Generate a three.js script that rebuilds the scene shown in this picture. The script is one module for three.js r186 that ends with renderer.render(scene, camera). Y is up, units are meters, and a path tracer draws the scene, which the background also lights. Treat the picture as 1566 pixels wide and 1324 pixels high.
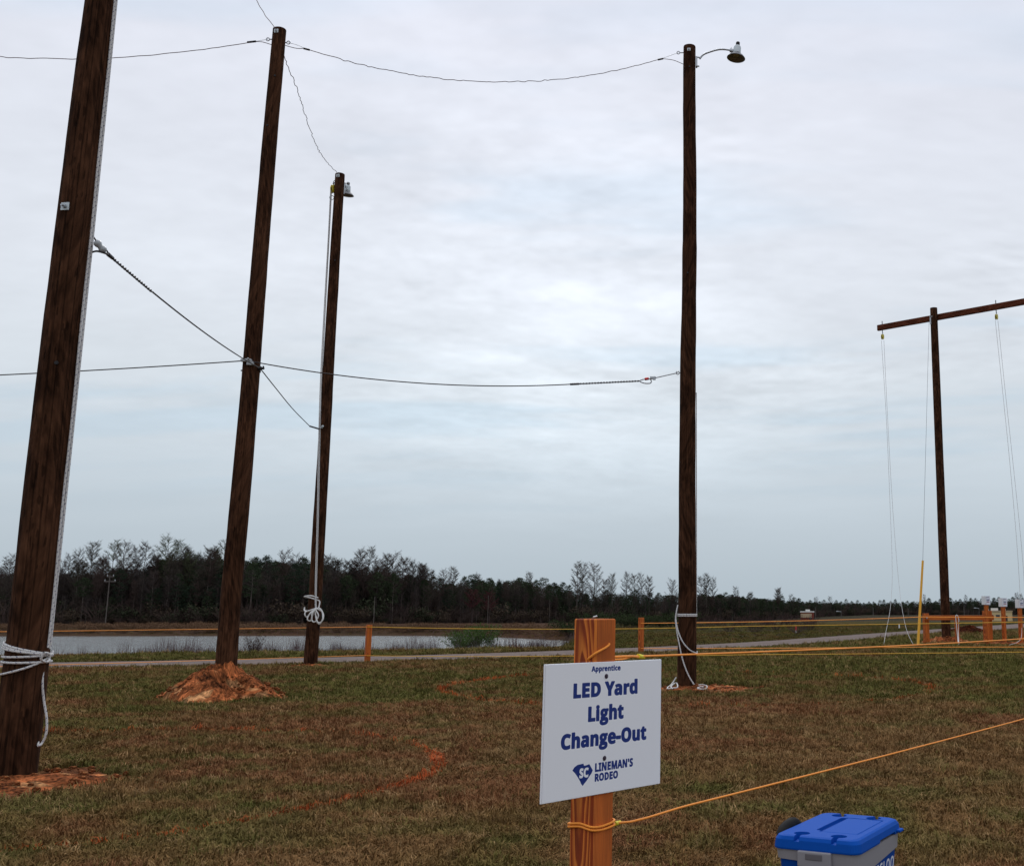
import * as THREE from 'three';
import { mergeGeometries, mergeVertices } from 'three/addons/utils/BufferGeometryUtils.js';
import { RoundedBoxGeometry } from 'three/addons/geometries/RoundedBoxGeometry.js';
import { FontLoader } from 'three/addons/loaders/FontLoader.js';
import { TextGeometry } from 'three/addons/geometries/TextGeometry.js';
import { Brush, Evaluator, SUBTRACTION } from 'three-bvh-csg';

// ---------------------------------------------------------------- camera, sky, sun, exposure
const EYE = 1.3, FOC = 1750, PX = 1085, PY = 597, HORIZON = 930;   // lens measured on the 1566 x 1324 photograph (its centre is cropped off to the left)
const PITCH = Math.atan((HORIZON - PY) / FOC);
const scene = new THREE.Scene();
const camera = new THREE.PerspectiveCamera(2 * Math.atan(727 / FOC) * 180 / Math.PI, 2170 / 1454, 0.05, 6000);
camera.setViewOffset(2170, 1454, 0, 727 - PY, 1566, 1324);
camera.position.set(0, EYE, 0);
camera.rotation.x = PITCH;
camera.updateProjectionMatrix();

const renderer = new THREE.WebGLRenderer({ antialias: true });
renderer.toneMapping = THREE.LinearToneMapping;
renderer.toneMappingExposure = 1.0;
renderer.shadowMap.enabled = true;
renderer.setSize(1024, 865);

// small helpers for numbers
function rng(seed) { let a = seed >>> 0; return () => { a = (a + 0x6D2B79F5) | 0; let t = Math.imul(a ^ (a >>> 15), 1 | a); t = (t + Math.imul(t ^ (t >>> 7), 61 | t)) ^ t; return ((t ^ (t >>> 14)) >>> 0) / 4294967296; }; }
const lerp = (a, b, t) => a + (b - a) * t;
const clamp = (x, a = 0, b = 1) => Math.min(b, Math.max(a, x));
const smooth = (a, b, x) => { const t = clamp((x - a) / (b - a)); return t * t * (3 - 2 * t); };
function table(pairs, x) { if (x <= pairs[0][0]) return pairs[0][1]; for (let i = 1; i < pairs.length; i++) if (x <= pairs[i][0]) return lerp(pairs[i - 1][1], pairs[i][1], (x - pairs[i - 1][0]) / (pairs[i][0] - pairs[i - 1][0])); return pairs[pairs.length - 1][1]; }
const HASH = new Float32Array(4096); { const r = rng(77); for (let i = 0; i < 4096; i++) HASH[i] = r(); }
const h3 = (x, y, z) => HASH[(Math.imul(x, 374761393) + Math.imul(y, 668265263) + Math.imul(z, 2147483647 ^ 91234567)) >>> 7 & 4095];
function noise3(x, y, z) {
  const X = Math.floor(x), Y = Math.floor(y), Z = Math.floor(z); let u = x - X, v = y - Y, w = z - Z;
  u = u * u * u * (u * (u * 6 - 15) + 10); v = v * v * v * (v * (v * 6 - 15) + 10); w = w * w * w * (w * (w * 6 - 15) + 10);
  const a = lerp(lerp(h3(X, Y, Z), h3(X + 1, Y, Z), u), lerp(h3(X, Y + 1, Z), h3(X + 1, Y + 1, Z), u), v);
  const b = lerp(lerp(h3(X, Y, Z + 1), h3(X + 1, Y, Z + 1), u), lerp(h3(X, Y + 1, Z + 1), h3(X + 1, Y + 1, Z + 1), u), v);
  return lerp(a, b, w);
}
function fbm(x, y, z, oct) { let s = 0, a = 0.5, n = 0; for (let i = 0; i < oct; i++) { s += a * noise3(x, y, z); n += a; a *= 0.5; x = x * 2.03 + 7.1; y = y * 2.03 + 3.7; z = z * 2.03 + 1.3; } return s / n; }
const lin = (c) => Math.pow((c / 255 + 0.055) / 1.055, 2.4);

const SUN = new THREE.Vector3(-0.10, Math.sin(0.75), -Math.cos(0.75)).normalize();   // behind thin cloud, ahead of the camera
{ // high thin overcast: pale at the top, a bright veil before the sun, faint blue gaps, greyer to the horizon
  const W = 4096, H = 2048, data = new Float32Array(W * H * 4);
  const G = [[-90, 176, 189, 198], [0, 176, 189, 198], [3, 187, 199, 208], [7, 202, 213, 222], [11, 215, 223, 231], [15, 220, 226, 235], [20, 221, 226, 236], [30, 227, 230, 242], [50, 248, 251, 262], [90, 268, 271, 282]];
  const row = [[], [], []]; for (const g of G) for (let k = 0; k < 3; k++) row[k].push([g[0], lin(g[k + 1])]);
  const glow = new THREE.Vector3(-0.135, Math.sin(0.24), -Math.cos(0.24)).normalize();
  for (let j = 0; j < H; j++) {
    const el = ((j + 0.5) / H - 0.5) * Math.PI, y = Math.sin(el), c = Math.cos(el), deg = el * 180 / Math.PI;
    const base = row.map((t) => table(t, deg));
    for (let i = 0; i < W; i++) {
      const o = (j * W + i) * 4;
      let r = base[0], g = base[1], b = base[2];
      if (deg > 0) {
        const az = ((i + 0.5) / W - 0.5) * 2 * Math.PI, x = Math.cos(az) * c, z = Math.sin(az) * c;
        const q = 1 / (y + 0.11), u = x * q, v = z * q;                                   // the cloud sheet seen in perspective
        const wx = noise3(u * 0.9, v * 0.9, 4.2) - 0.5, wy = noise3(u * 0.9 + 9, v * 0.9, 8.1) - 0.5;
        const big = fbm(u * 0.5 + wx * 0.3, v * 0.8 + wy * 0.3, 0.3, 3) - 0.5;
        const mid = fbm(u * 1.7 + wx * 0.6, v * 2.6 + wy * 0.5, 2.7, 5) - 0.5;
        const patch = smooth(0.42, 0.62, fbm(u * 0.9 + 4, v * 1.2, 9.9, 3));
        const fine = 0.55 * fbm(u * 9 + wx * 3, v * 14 + wy * 3, 5.9, 4) + 0.45 * fbm(u * 24 + wx * 6, v * 34 + wy * 6, 7.7, 3) - 0.5;
        const streak = fbm(u * 1.0 + wx * 0.5, v * 4.5 + wy * 0.8, 11.3, 4) - 0.5;
        const fade = smooth(1.5, 9, deg);
        const toGlow = x * glow.x + y * glow.y + z * glow.z;
        const s1 = Math.exp((toGlow - 1) * 42), s2 = Math.exp((x * SUN.x + y * SUN.y + z * SUN.z - 1) * 7);
        let k = 1 + fade * (big * 0.10 + mid * 0.12 + fine * (0.11 + 0.27 * patch) * smooth(5, 16, deg)) + s1 * (0.16 + 0.4 * mid + 0.25 * fine) * fade + s2 * 0.03;
        const blue = smooth(3, 11, deg) * smooth(-0.02, 0.17, -big * 0.8 - streak * 0.7 - mid * 0.25 - 0.03) * (1 - s2 * 0.75);   // blue showing through thin gaps
        r *= k * (1 - 0.135 * blue); g *= k * (1 - 0.05 * blue); b *= k * (1 + 0.0 * blue);
      }
      data[o] = r; data[o + 1] = g; data[o + 2] = b; data[o + 3] = 1;
    }
  }
  const sky = new THREE.DataTexture(data, W, H, THREE.RGBAFormat, THREE.FloatType);
  sky.mapping = THREE.EquirectangularReflectionMapping; sky.magFilter = THREE.LinearFilter; sky.minFilter = THREE.LinearFilter; sky.wrapS = THREE.RepeatWrapping; sky.needsUpdate = true;
  scene.background = sky; scene.environment = sky;
}
const sun = new THREE.DirectionalLight(new THREE.Color(1, 0.95, 0.88), 1.0);
sun.position.copy(SUN).multiplyScalar(80); sun.target.position.set(0, 0, -20); sun.position.add(sun.target.position);
sun.castShadow = true; sun.shadow.radius = 40; sun.shadow.mapSize.set(2048, 2048);
Object.assign(sun.shadow.camera, { left: -40, right: 40, top: 40, bottom: -40, near: 1, far: 200 });
scene.add(sun, sun.target);

// ---------------------------------------------------------------- measuring: photograph pixels to metres
const cp = Math.cos(PITCH), sp = Math.sin(PITCH);
function P(px, py, depth) { // the point at that many metres ahead
  const dx = px - PX, du = PY - py, dy = FOC * sp + du * cp, dz = FOC * cp - du * sp, k = depth / dz;
  return new THREE.Vector3(dx * k, EYE + dy * k, -depth);
}
function G(px, py, y = 0) { const a = P(px, py, 1); return P(px, py, (y - EYE) / (a.y - EYE)); }
const V = (x, y, z) => new THREE.Vector3(x, y, z);
const azPx = (x, z) => PX + FOC / cp * x / Math.max(0.5, -z);

// ---------------------------------------------------------------- building helpers
const taken = new Set();
function numbered(n) { if (!taken.has(n)) { taken.add(n); return n; } for (let k = 1; ; k++) { const m = n + '_' + String(k).padStart(3, '0'); if (!taken.has(m)) { taken.add(m); return m; } } }
function tag(o, label, category, group, kind) { if (label) o.userData.label = label; if (category) o.userData.category = category; if (group) o.userData.group = group; if (kind) o.userData.kind = kind; return o; }
function thing(name, label, category, group, pos = [0, 0, 0], turn = 0) { const g = new THREE.Group(); g.name = numbered(name); g.position.set(...pos); g.rotation.y = turn; scene.add(g); return tag(g, label, category, group); }
function clean(g) { let q = g.index ? g.toNonIndexed() : g; for (const k of Object.keys(q.attributes)) if (!['position', 'normal', 'uv'].includes(k)) q.deleteAttribute(k); if (!q.attributes.uv) q.setAttribute('uv', new THREE.BufferAttribute(new Float32Array(q.attributes.position.count * 2), 2)); return q; }
function obj(name, geos, mat, parent) { const list = Array.isArray(geos) ? geos : [geos]; const g = list.length === 1 ? list[0] : mergeGeometries(list.map(clean)); const m = new THREE.Mesh(g, mat); m.name = parent ? name : numbered(name); (parent || scene).add(m); return m; }
function objs(name, geos, mat, parent) { return geos.map((g) => obj(name, g, mat, parent)); }
function box(w, h, d, x = 0, y = 0, z = 0) { const g = new THREE.BoxGeometry(w, h, d); g.translate(x, y, z); return g; }
function tube(points, r, seg = null, sides = 6, closed = false) {
  const c = new THREE.CatmullRomCurve3(points, closed, 'centripetal'), n = seg || points.length * 4, g = new THREE.TubeGeometry(c, n, r, sides, closed), L = c.getLength(), uv = g.attributes.uv;
  for (let i = 0; i < uv.count; i++) uv.setX(i, uv.getX(i) * L);
  return g;
}
function bar(a, b, r1, r2 = r1, sides = 8) { const d = b.clone().sub(a), L = d.length(), g = new THREE.CylinderGeometry(r2, r1, L, sides); g.translate(0, L / 2, 0); g.applyQuaternion(new THREE.Quaternion().setFromUnitVectors(V(0, 1, 0), d.normalize())); g.translate(a.x, a.y, a.z); return g; }
function ring(center, R, r, normal) { const g = new THREE.TorusGeometry(R, r, 6, 18); g.applyQuaternion(new THREE.Quaternion().setFromUnitVectors(V(0, 0, 1), normal.clone().normalize())); g.translate(center.x, center.y, center.z); return g; }
function tex(w, h, fn, srgb = true, rep) {
  const d = new Uint8Array(w * h * 4);
  for (let j = 0; j < h; j++) for (let i = 0; i < w; i++) { const c = fn(i / w, j / h, i, j), o = (j * w + i) * 4; d[o] = clamp(c[0], 0, 255); d[o + 1] = clamp(c[1], 0, 255); d[o + 2] = clamp(c[2], 0, 255); d[o + 3] = 255; }
  const t = new THREE.DataTexture(d, w, h); t.wrapS = t.wrapT = THREE.RepeatWrapping; t.magFilter = THREE.LinearFilter; t.minFilter = THREE.LinearMipmapLinearFilter; if (srgb) t.colorSpace = THREE.SRGBColorSpace; if (rep) t.repeat.set(...rep); t.needsUpdate = true; return t;
}
const rgb = (r, g, b) => new THREE.Color().setRGB(r, g, b);   // linear
const mat = (c, rough = 0.8, extra = {}) => new THREE.MeshPhysicalMaterial({ color: c, roughness: rough, specularIntensity: rough >= 0.9 ? 0.06 : 0.7, ...extra });
// noise that repeats after one tile
function tileNoise(u, v, fu, fv, seed, oct = 3) { let s = 0, a = 0.5, n = 0; for (let k = 0; k < oct; k++) { const th = u * 2 * Math.PI, ph = v * 2 * Math.PI; s += a * noise3(Math.cos(th) * fu / 6.28 + 50 + seed, Math.sin(th) * fu / 6.28 + Math.cos(ph) * fv / 6.28 + 50, Math.sin(ph) * fv / 6.28 + 50 + seed * 3); n += a; a *= 0.55; fu *= 2; fv *= 2; } return s / n; }

// ---------------------------------------------------------------- terrain
const roadMid = [[-60, -14], [-32, -21.5], [-15.8, -26.2], [-8.2, -30.1], [-4.07, -33.8], [2.0, -42.2], [9.8, -59], [24.3, -90], [44, -130], [80, -190]];
const roadCurve = new THREE.CatmullRomCurve3(roadMid.map(([x, z]) => V(x, 0, z)), false, 'centripetal');
const roadPts = roadCurve.getSpacedPoints(220);
function roadDist(x, z) { let best = 1e9, side = 0; for (let i = 0; i < roadPts.length - 1; i++) { const a = roadPts[i], b = roadPts[i + 1], ex = b.x - a.x, ez = b.z - a.z, t = clamp(((x - a.x) * ex + (z - a.z) * ez) / (ex * ex + ez * ez)), qx = x - a.x - ex * t, qz = z - a.z - ez * t, d = qx * qx + qz * qz; if (d < best) { best = d; side = ex * qz - ez * qx; } } return Math.sqrt(best) * (side < 0 ? 1 : -1); }   // positive beyond the road
const WATER = -1.2;
const pondNear = (p) => table([[-700, 47], [0, 55], [300, 57.5], [560, 61.5], [780, 69], [865, 76]], p);
const pondFar = (p) => table([[-700, 100], [0, 106], [640, 108], [760, 102], [850, 93]], p);
const roadEnd = (p) => table([[-400, 26], [0, 31], [600, 35], [870, 39], [1100, 52]], p);
function landY(x, z) {
  const D = -z; if (D < 20) return 0;
  const p = clamp(azPx(x, z), -900, 2300), wp = smooth(905, 850, p) * smooth(-900, -600, p);
  const right = table([[95, 0], [200, -1.1], [420, -3.25], [650, -2.3], [1200, -2.4], [3000, -3]], D);
  const n = pondNear(p), f = Math.max(pondFar(p), n + 1);
  let left = table([[roadEnd(p), 0], [roadEnd(p) + 7, -0.62], [n - 8, WATER + 0.15], [n, WATER + 0.06], [n + 0.8, WATER - 0.12], [n + 5, WATER - 0.8], [f - 4, WATER - 0.8], [f - 0.5, WATER - 0.1], [f + 4, WATER + 0.45], [f + 14, WATER + 0.35], [200, -1.5], [300, -2.4], [420, -2.8], [650, -2.3], [3000, -3]], D);
  const mid = table([[roadEnd(p), 0], [120, -0.45], [200, -1.4], [300, -2.4], [420, -3], [650, -2.3], [3000, -3]], D);
  const noPond = lerp(mid, right, smooth(900, 1150, p));
  let y = lerp(noPond, left, wp);
  const rough = smooth(36, 90, D) * (1 - smooth(n - 6, n + 1, D) * (1 - smooth(f, f + 6, D)) * wp);
  y += rough * ((noise3(x * 0.09, z * 0.09, 3.3) - 0.5) * 0.35) * smooth(2.5, 8, Math.abs(roadDistCached(x, z)));
  return y;
}
function roadDistCached(x, z) { return -z > 160 || -z < 15 ? 30 : roadDist(x, z); }

// colours of the turf: dormant brown with green patches, greener towards the lane
const DRY = [0.166, 0.092, 0.038], STRAW = [0.255, 0.160, 0.075], RUST = [0.174, 0.075, 0.035], GREEN = [0.078, 0.082, 0.020], CLAY = [0.26, 0.098, 0.042];
const mix3 = (a, b, t) => [lerp(a[0], b[0], t), lerp(a[1], b[1], t), lerp(a[2], b[2], t)];
const poleBase = { a: G(20, 1190), b: G(341, 1069), c: G(1050, 1053), e: G(474, 1021), d: G(1448, 984) };
const circles = [[poleBase.c.x, poleBase.c.z, 3.95, 1], [poleBase.a.x, poleBase.a.z, 3.3, 1]];
const dirtSpots = [[poleBase.a.x + 0.12, poleBase.a.z + 0.25, 1.2, 0.85], [poleBase.b.x - 0.05, poleBase.b.z + 0.05, 1.05, 0.85], [poleBase.c.x + 0.2, poleBase.c.z + 0.35, 1.15, 1.15], [poleBase.e.x - 0.05, poleBase.e.z, 0.75, 0.6], [poleBase.d.x - 0.1, poleBase.d.z + 1.2, 1.5, 1.1], [G(1545, 988).x, G(1545, 988).z, 2.2, 0.9], [G(1340, 995).x, G(1340, 995).z, 1.3, 0.5]];
function dirtAt(x, z) { let d = 0; for (const [cx, cz, rx, rz] of dirtSpots) { const q = Math.hypot((x - cx) / rx, (z - cz) / rz) + (noise3(x * 2.3, z * 2.3, 5) - 0.5) * 0.7 + (noise3(x * 7, z * 7, 5) - 0.5) * 0.3; d = Math.max(d, 1 - smooth(0.82, 1.0, q)); } return d; }
const paintRun = [ // how much spray is left along each circle, by compass angle (0 = +x, 90 = towards the camera)
  [[0, 0.5], [10, 0.45], [25, 0.2], [60, 0.22], [90, 0.35], [112, 0.5], [150, 0.75], [180, 1], [205, 0.75], [235, 0.3], [280, 0.12], [345, 0.35], [360, 0.5]],
  [[0, 1], [24, 1], [32, 0.7], [42, 0.38], [58, 0.22], [80, 0.1], [200, 0.1], [240, 0.3], [292, 0.45], [315, 0.12], [326, 0.55], [342, 1], [360, 1]]];
function paintAt(x, z) { let s = 0; circles.forEach(([cx, cz, R], i) => { const r = Math.hypot(x - cx, z - cz) + (noise3(x * 0.5, z * 0.5, 9) - 0.5) * 0.2, w = Math.abs(r - R); const wide = 1 + Math.max(0, -z - 6) / 15; if (w > 0.045 * wide) return; const deg = (Math.atan2(z - cz, x - cx) * 180 / Math.PI + 360) % 360; s = Math.max(s, (1 - smooth(0.020 * wide, 0.042 * wide, w)) * clamp((0.12 + 1.05 * table(paintRun[i], deg)) * (0.8 + 0.4 * noise3(x * 3, z * 3, 1)))); }); return s; }
function turf(x, z) {
  const D = -z;
  const big = fbm(x * 0.16, z * 0.16, 1.1, 3), med = fbm(x * 0.7, z * 0.9, 6.4, 3), sm = noise3(x * 2.7, z * 2.7, 8.8);
  let green = smooth(0.46, 0.74, big * 0.38 + med * 0.38 + sm * 0.24 + smooth(12, 27, D) * 0.19);
  const rd = D > 17 && D < 160 ? roadDist(x, z) : 30;
  green = Math.max(green, smooth(3.6, 2.2, Math.abs(rd)) * 0.65, (rd > 0 && D > 22 && D < 160 ? smooth(40, 8, rd) * (0.35 + 0.8 * (med - 0.3)) : 0));
  let c = mix3(DRY, RUST, smooth(0.42, 0.62, fbm(x * 0.5 + 20, z * 0.6, 2, 3)) * 0.75);
  c = mix3(c, STRAW, smooth(0.5, 0.75, sm * 0.6 + med * 0.4) * 0.45);
  c = mix3(c, GREEN, clamp(green) * 0.85);
  return c;
}
{ // the ground: one sheet to the horizon, finer ahead of the camera
  const ang = []; for (let a = -50; a <= 32; a += 0.16) ang.push(a); for (let a = 35; a < 308; a += 3) ang.push(a);
  const rad = [0]; for (let r = 1.5; r < 3000; r *= 1.034) rad.push(r);
  const nA = ang.length, nR = rad.length, pos = new Float32Array(nA * nR * 3), col = new Float32Array(nA * nR * 3), uv = new Float32Array(nA * nR * 2), idx = [];
  for (let i = 0; i < nR; i++) for (let j = 0; j < nA; j++) {
    const t = ang[j] * Math.PI / 180, x = Math.sin(t) * rad[i], z = -Math.cos(t) * rad[i], D = -z, k = i * nA + j;
    let c;
    if (D > 3 && rad[i] < 400) {
      c = turf(x, z);
      const p = azPx(x, z), d = dirtAt(x, z);
      if (D > 60 && p < 900) { const f = pondFar(p), m = fbm(x * 0.12, z * 0.12, 4, 3); c = mix3(c, mix3([0.105, 0.07, 0.045], [0.13, 0.06, 0.035], m), smooth(f - 6, f + 2, D)); }
      if (D > 46 && p > 870 && p < 1420) { const m = smooth(0.5, 0.62, fbm(x * 0.05, z * 0.11, 7, 3) + 0.03); c = mix3(c, [0.075, 0.05, 0.04], m * smooth(46, 58, D) * (1 - smooth(120, 200, D))); }
      if (D > 300) c = mix3(c, [0.13, 0.085, 0.06], smooth(0.45, 0.6, noise3(x * 0.02, z * 0.05, 3)) * 0.8);
      c = mix3(c, CLAY, Math.max(d, 0));
      const pa = D < 24 ? paintAt(x, z) : 0; if (pa > 0) c = mix3(c, [0.30, 0.055, 0.02], pa * 0.6);
    } else c = D > 3 ? [0.07, 0.06, 0.035] : DRY;
    pos.set([x, landY(x, z) , z], k * 3); col.set(c, k * 3); uv.set([x / 1.7, z / 1.7], k * 2);
  }
  for (let i = 0; i < nR - 1; i++) for (let j = 0; j < nA; j++) { const a = i * nA + j, b = i * nA + (j + 1) % nA, c = a + nA, d = b + nA; idx.push(a, b, c, b, d, c); }
  const g = new THREE.BufferGeometry(); g.setAttribute('position', new THREE.BufferAttribute(pos, 3)); g.setAttribute('color', new THREE.BufferAttribute(col, 3)); g.setAttribute('uv', new THREE.BufferAttribute(uv, 2)); g.setIndex(idx); g.computeVertexNormals();
  if (g.attributes.normal.getY(nA * 30 + 100) < 0) { for (let i = 0; i < idx.length; i += 3) { const t = idx[i]; idx[i] = idx[i + 1]; idx[i + 1] = t; } g.setIndex(idx); g.computeVertexNormals(); }
  const t = tex(512, 512, (u, v) => { const k = 150 + 130 * (tileNoise(u, v, 40, 40, 1, 4) - 0.5) + 110 * (tileNoise(u, v, 160, 160, 5, 2) - 0.5); return [k * 1.25, k * 1.25, k * 1.25]; }, true);
  const bump = tex(512, 512, (u, v) => { const k = 255 * tileNoise(u, v, 90, 90, 3, 4); return [k, k, k]; }, false);
  tag(obj('ground', g, new THREE.MeshPhysicalMaterial({ vertexColors: true, map: t, bumpMap: bump, bumpScale: 0.03, roughness: 1, specularIntensity: 0.05 })), null, null, null, 'structure');
}
{ // the lane, a thin asphalt sheet with ragged edges
  const pos = [], uv = [], idx = [], n = roadPts.length; let L = 0;
  for (let i = 0; i < n; i++) {
    const a = roadPts[Math.max(0, i - 1)], b = roadPts[Math.min(n - 1, i + 1)], q = roadPts[i], t = V(b.x - a.x, 0, b.z - a.z).normalize(), s = V(t.z, 0, -t.x); if (i) L += q.distanceTo(roadPts[i - 1]);
    for (const [k, w] of [[0, -1], [1, -0.98], [2, 0], [3, 0.98], [4, 1]]) { const hw = 1.72 + (noise3(L * 0.9, k < 2 ? 0 : 9, 1) - 0.5) * 0.16, x = q.x + s.x * hw * w, z = q.z + s.z * hw * w; pos.push(x, Math.max(landY(x, z), landY(q.x, q.z)) + (k === 0 || k === 4 ? -0.02 : k === 2 ? 0.045 : 0.03), z); uv.push(L / 3, w * hw / 3); }
  }
  for (let i = 0; i < n - 1; i++) for (let k = 0; k < 4; k++) { const a = i * 5 + k; idx.push(a, a + 1, a + 5, a + 1, a + 6, a + 5); }
  const g = new THREE.BufferGeometry(); g.setAttribute('position', new THREE.Float32BufferAttribute(pos, 3)); g.setAttribute('uv', new THREE.Float32BufferAttribute(uv, 2)); g.setIndex(idx); g.computeVertexNormals();
  const t = tex(512, 512, (u, v) => { const k = 168 + 60 * (tileNoise(u, v, 14, 14, 2, 4) - 0.5) + 50 * (tileNoise(u, v, 220, 220, 8, 2) - 0.5); return [k * 1.03, k * 0.985, k * 0.975]; });
  tag(obj('lane', g, mat(rgb(0.37, 0.318, 0.29), 0.95, { map: t })), null, null, null, 'structure');
}
{ // the pond: rippled water, its bank and bed below
  const out = []; for (let p = -640; p <= 900; p += 20) { const D = pondNear(p) - 6; out.push([(p - PX) / (FOC / cp) * D, D]); } for (let p = 900; p >= -640; p -= 20) { const D = pondFar(p) + 8; out.push([(p - PX) / (FOC / cp) * D, D]); }
  const s = new THREE.Shape(out.map(([x, D]) => new THREE.Vector2(x, D))), g = new THREE.ShapeGeometry(s); g.rotateX(-Math.PI / 2); g.translate(0, WATER, 0);
  const uv = g.attributes.uv, ps = g.attributes.position; for (let i = 0; i < uv.count; i++) uv.setXY(i, ps.getX(i) / 5, ps.getZ(i) / 5);
  const bump = tex(512, 512, (u, v) => { const k = 255 * (0.6 * tileNoise(u, v, 10, 18, 4, 4) + 0.4 * tileNoise(u, v, 40, 60, 9, 2)); return [k, k, k]; }, false);
  tag(obj('pond_water', g, new THREE.MeshPhysicalMaterial({ color: rgb(0.035, 0.035, 0.03), roughness: 0.145, ior: 1.33, bumpMap: bump, bumpScale: 0.08 })), null, null, null, 'structure');
}

// ---------------------------------------------------------------- materials
const woodAt = (u, v) => { const fib = tileNoise(u, v, 90, 9, 3, 4), blot = tileNoise(u, v, 5, 8, 8, 4), spot = tileNoise(u, v, 22, 26, 17, 3), crack = smooth(0.60, 0.72, tileNoise(u, v, 110, 1.5, 12, 2)), gouge = smooth(0.68, 0.78, tileNoise(u, v, 40, 30, 21, 2)); return { fib, blot, spot, crack, gouge }; };
const woodTex = tex(512, 1024, (u, v) => { const w = woodAt(u, v), k = 0.56 + 0.28 * (w.fib - 0.5) + 0.5 * (w.blot - 0.5) + 0.45 * (w.spot - 0.5), d = (1 - 0.22 * w.crack) * (1 - 0.25 * w.gouge); return [255 * clamp(k * 0.98, 0.1, 1) * d, 255 * clamp(k * 0.82 - 0.02, 0.07, 1) * d, 255 * clamp(k * 0.70 - 0.03, 0.05, 1) * d]; });
const woodBump = tex(512, 1024, (u, v) => { const w = woodAt(u, v), k = 255 * clamp(0.35 + 0.55 * w.fib + 0.3 * (w.spot - 0.5) - 0.6 * w.crack - 0.35 * w.gouge); return [k, k, k]; }, false);
const M = {
  pole: new THREE.MeshPhysicalMaterial({ color: rgb(0.185, 0.128, 0.100), roughness: 0.95, specularIntensity: 0.12, map: woodTex, bumpMap: woodBump, bumpScale: 0.007 }),
  steel: mat(rgb(0.42, 0.44, 0.46), 0.42, { metalness: 0.85 }),
  tag: mat(rgb(0.50, 0.54, 0.55), 0.5, { metalness: 0.6 }),
  dark: mat(rgb(0.018, 0.016, 0.018), 0.6),
  wire: mat(rgb(0.035, 0.028, 0.028), 0.7),
  copper: mat(rgb(0.085, 0.036, 0.036), 0.65),
  grip: mat(rgb(0.055, 0.055, 0.065), 0.5, { metalness: 0.4 }),
  porcelain: mat(rgb(0.35, 0.37, 0.38), 0.35),
  red: mat(rgb(0.62, 0.03, 0.03), 0.5),
  yellow: mat(rgb(0.62, 0.50, 0.03), 0.5),
  stick: mat(rgb(0.88, 0.44, 0.05), 0.55),
  orange: mat(rgb(0.90, 0.30, 0.035), 0.6),
  gold: mat(rgb(0.78, 0.42, 0.045), 0.6),
  yellowTape: mat(rgb(0.72, 0.62, 0.03), 0.6),
  white: mat(rgb(0.72, 0.72, 0.72), 0.7),
};
const ropeTex = tex(64, 128, (u, v, i, j) => { const s = (u + v) % 1, a = (u * 2 + v * 1) % 1, fleck = (a > 0.42 && a < 0.57 && ((v * 3 + u * 1) % 1) < 0.45) ? 1 : 0, k = 0.90 + 0.10 * Math.sin((v * 6 + u * 6) * 6.283); return fleck ? [52, 60, 110] : [246 * k, 243 * k, 240 * k]; });
ropeTex.repeat.set(11, 1);
const ropeBump = tex(64, 64, (u, v) => { const k = 128 + 120 * Math.sin((u * 4 + v * 3) * 6.283); return [k, k, k]; }, false, [14, 1]);
M.rope = mat(rgb(0.80, 0.80, 0.80), 0.85, { map: ropeTex });
M.ropePlain = mat(rgb(0.70, 0.69, 0.67), 0.85, { bumpMap: ropeBump, bumpScale: 0.002 });

// sawn pine, stained orange: growth rings around a pith that lies outside the post, read off on each face
function ringWood(x, y, z) { const wob = (noise3(x * 4, y * 0.9, z * 4) - 0.5) * 0.05 + (noise3(x * 9, y * 2.6, z * 9) - 0.5) * 0.016; const r = Math.hypot(x + 0.055 + 0.035 * Math.sin(y * 1.7 + 0.6), (z - 0.03)) + wob * 0.8; const q = (r / 0.0125) % 1; return Math.pow(smooth(0, 0.8, q) * (1 - smooth(0.86, 1, q)), 1.3); }
const postTex = tex(512, 1024, (u, v) => { const face = u < 0.5 ? 0 : 1, s = (u * 2 % 1) * 0.104 - 0.052, y = v * 1.4, wob = (noise3(s * 30, y * 3, 4) - 0.5) * 0.016 + (noise3(s * 90, y * 9, 8) - 0.5) * 0.004; let w; if (face) w = ringWood(0.052, y * 0.2, s * 2.4 + 0.3); else { const q = (Math.hypot(s + 0.012, 0.012 + 0.085 * Math.abs(y - 0.78)) + wob) / 0.0135 % 1; w = Math.pow(smooth(0, 0.75, q) * (1 - smooth(0.86, 1, q)), 1.2); } const f = noise3(u * 340, v * 26, 2), b = noise3(u * 6, v * 5, 6); const c = mix3([226, 140, 60], [146, 64, 20], clamp(w * 1.08)); const k = 0.82 + 0.2 * f + 0.28 * (b - 0.45); let kn = 1; for (const [kx, ky, kr] of [[0.70, 0.16, 0.009], [0.31, 0.52, 0.011], [0.12, 0.08, 0.008]]) { const dd = Math.hypot((u - kx) * 0.208, (v - ky) * 1.4) / kr; kn *= dd < 1 ? 0.35 + 0.2 * dd : 1 - 0.35 * Math.exp(-(dd - 1) * 2.2); } return [c[0] * k * kn, c[1] * k * kn, c[2] * k * kn]; });
M.post = mat(rgb(0.92, 0.76, 0.62), 0.8, { map: postTex });
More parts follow.
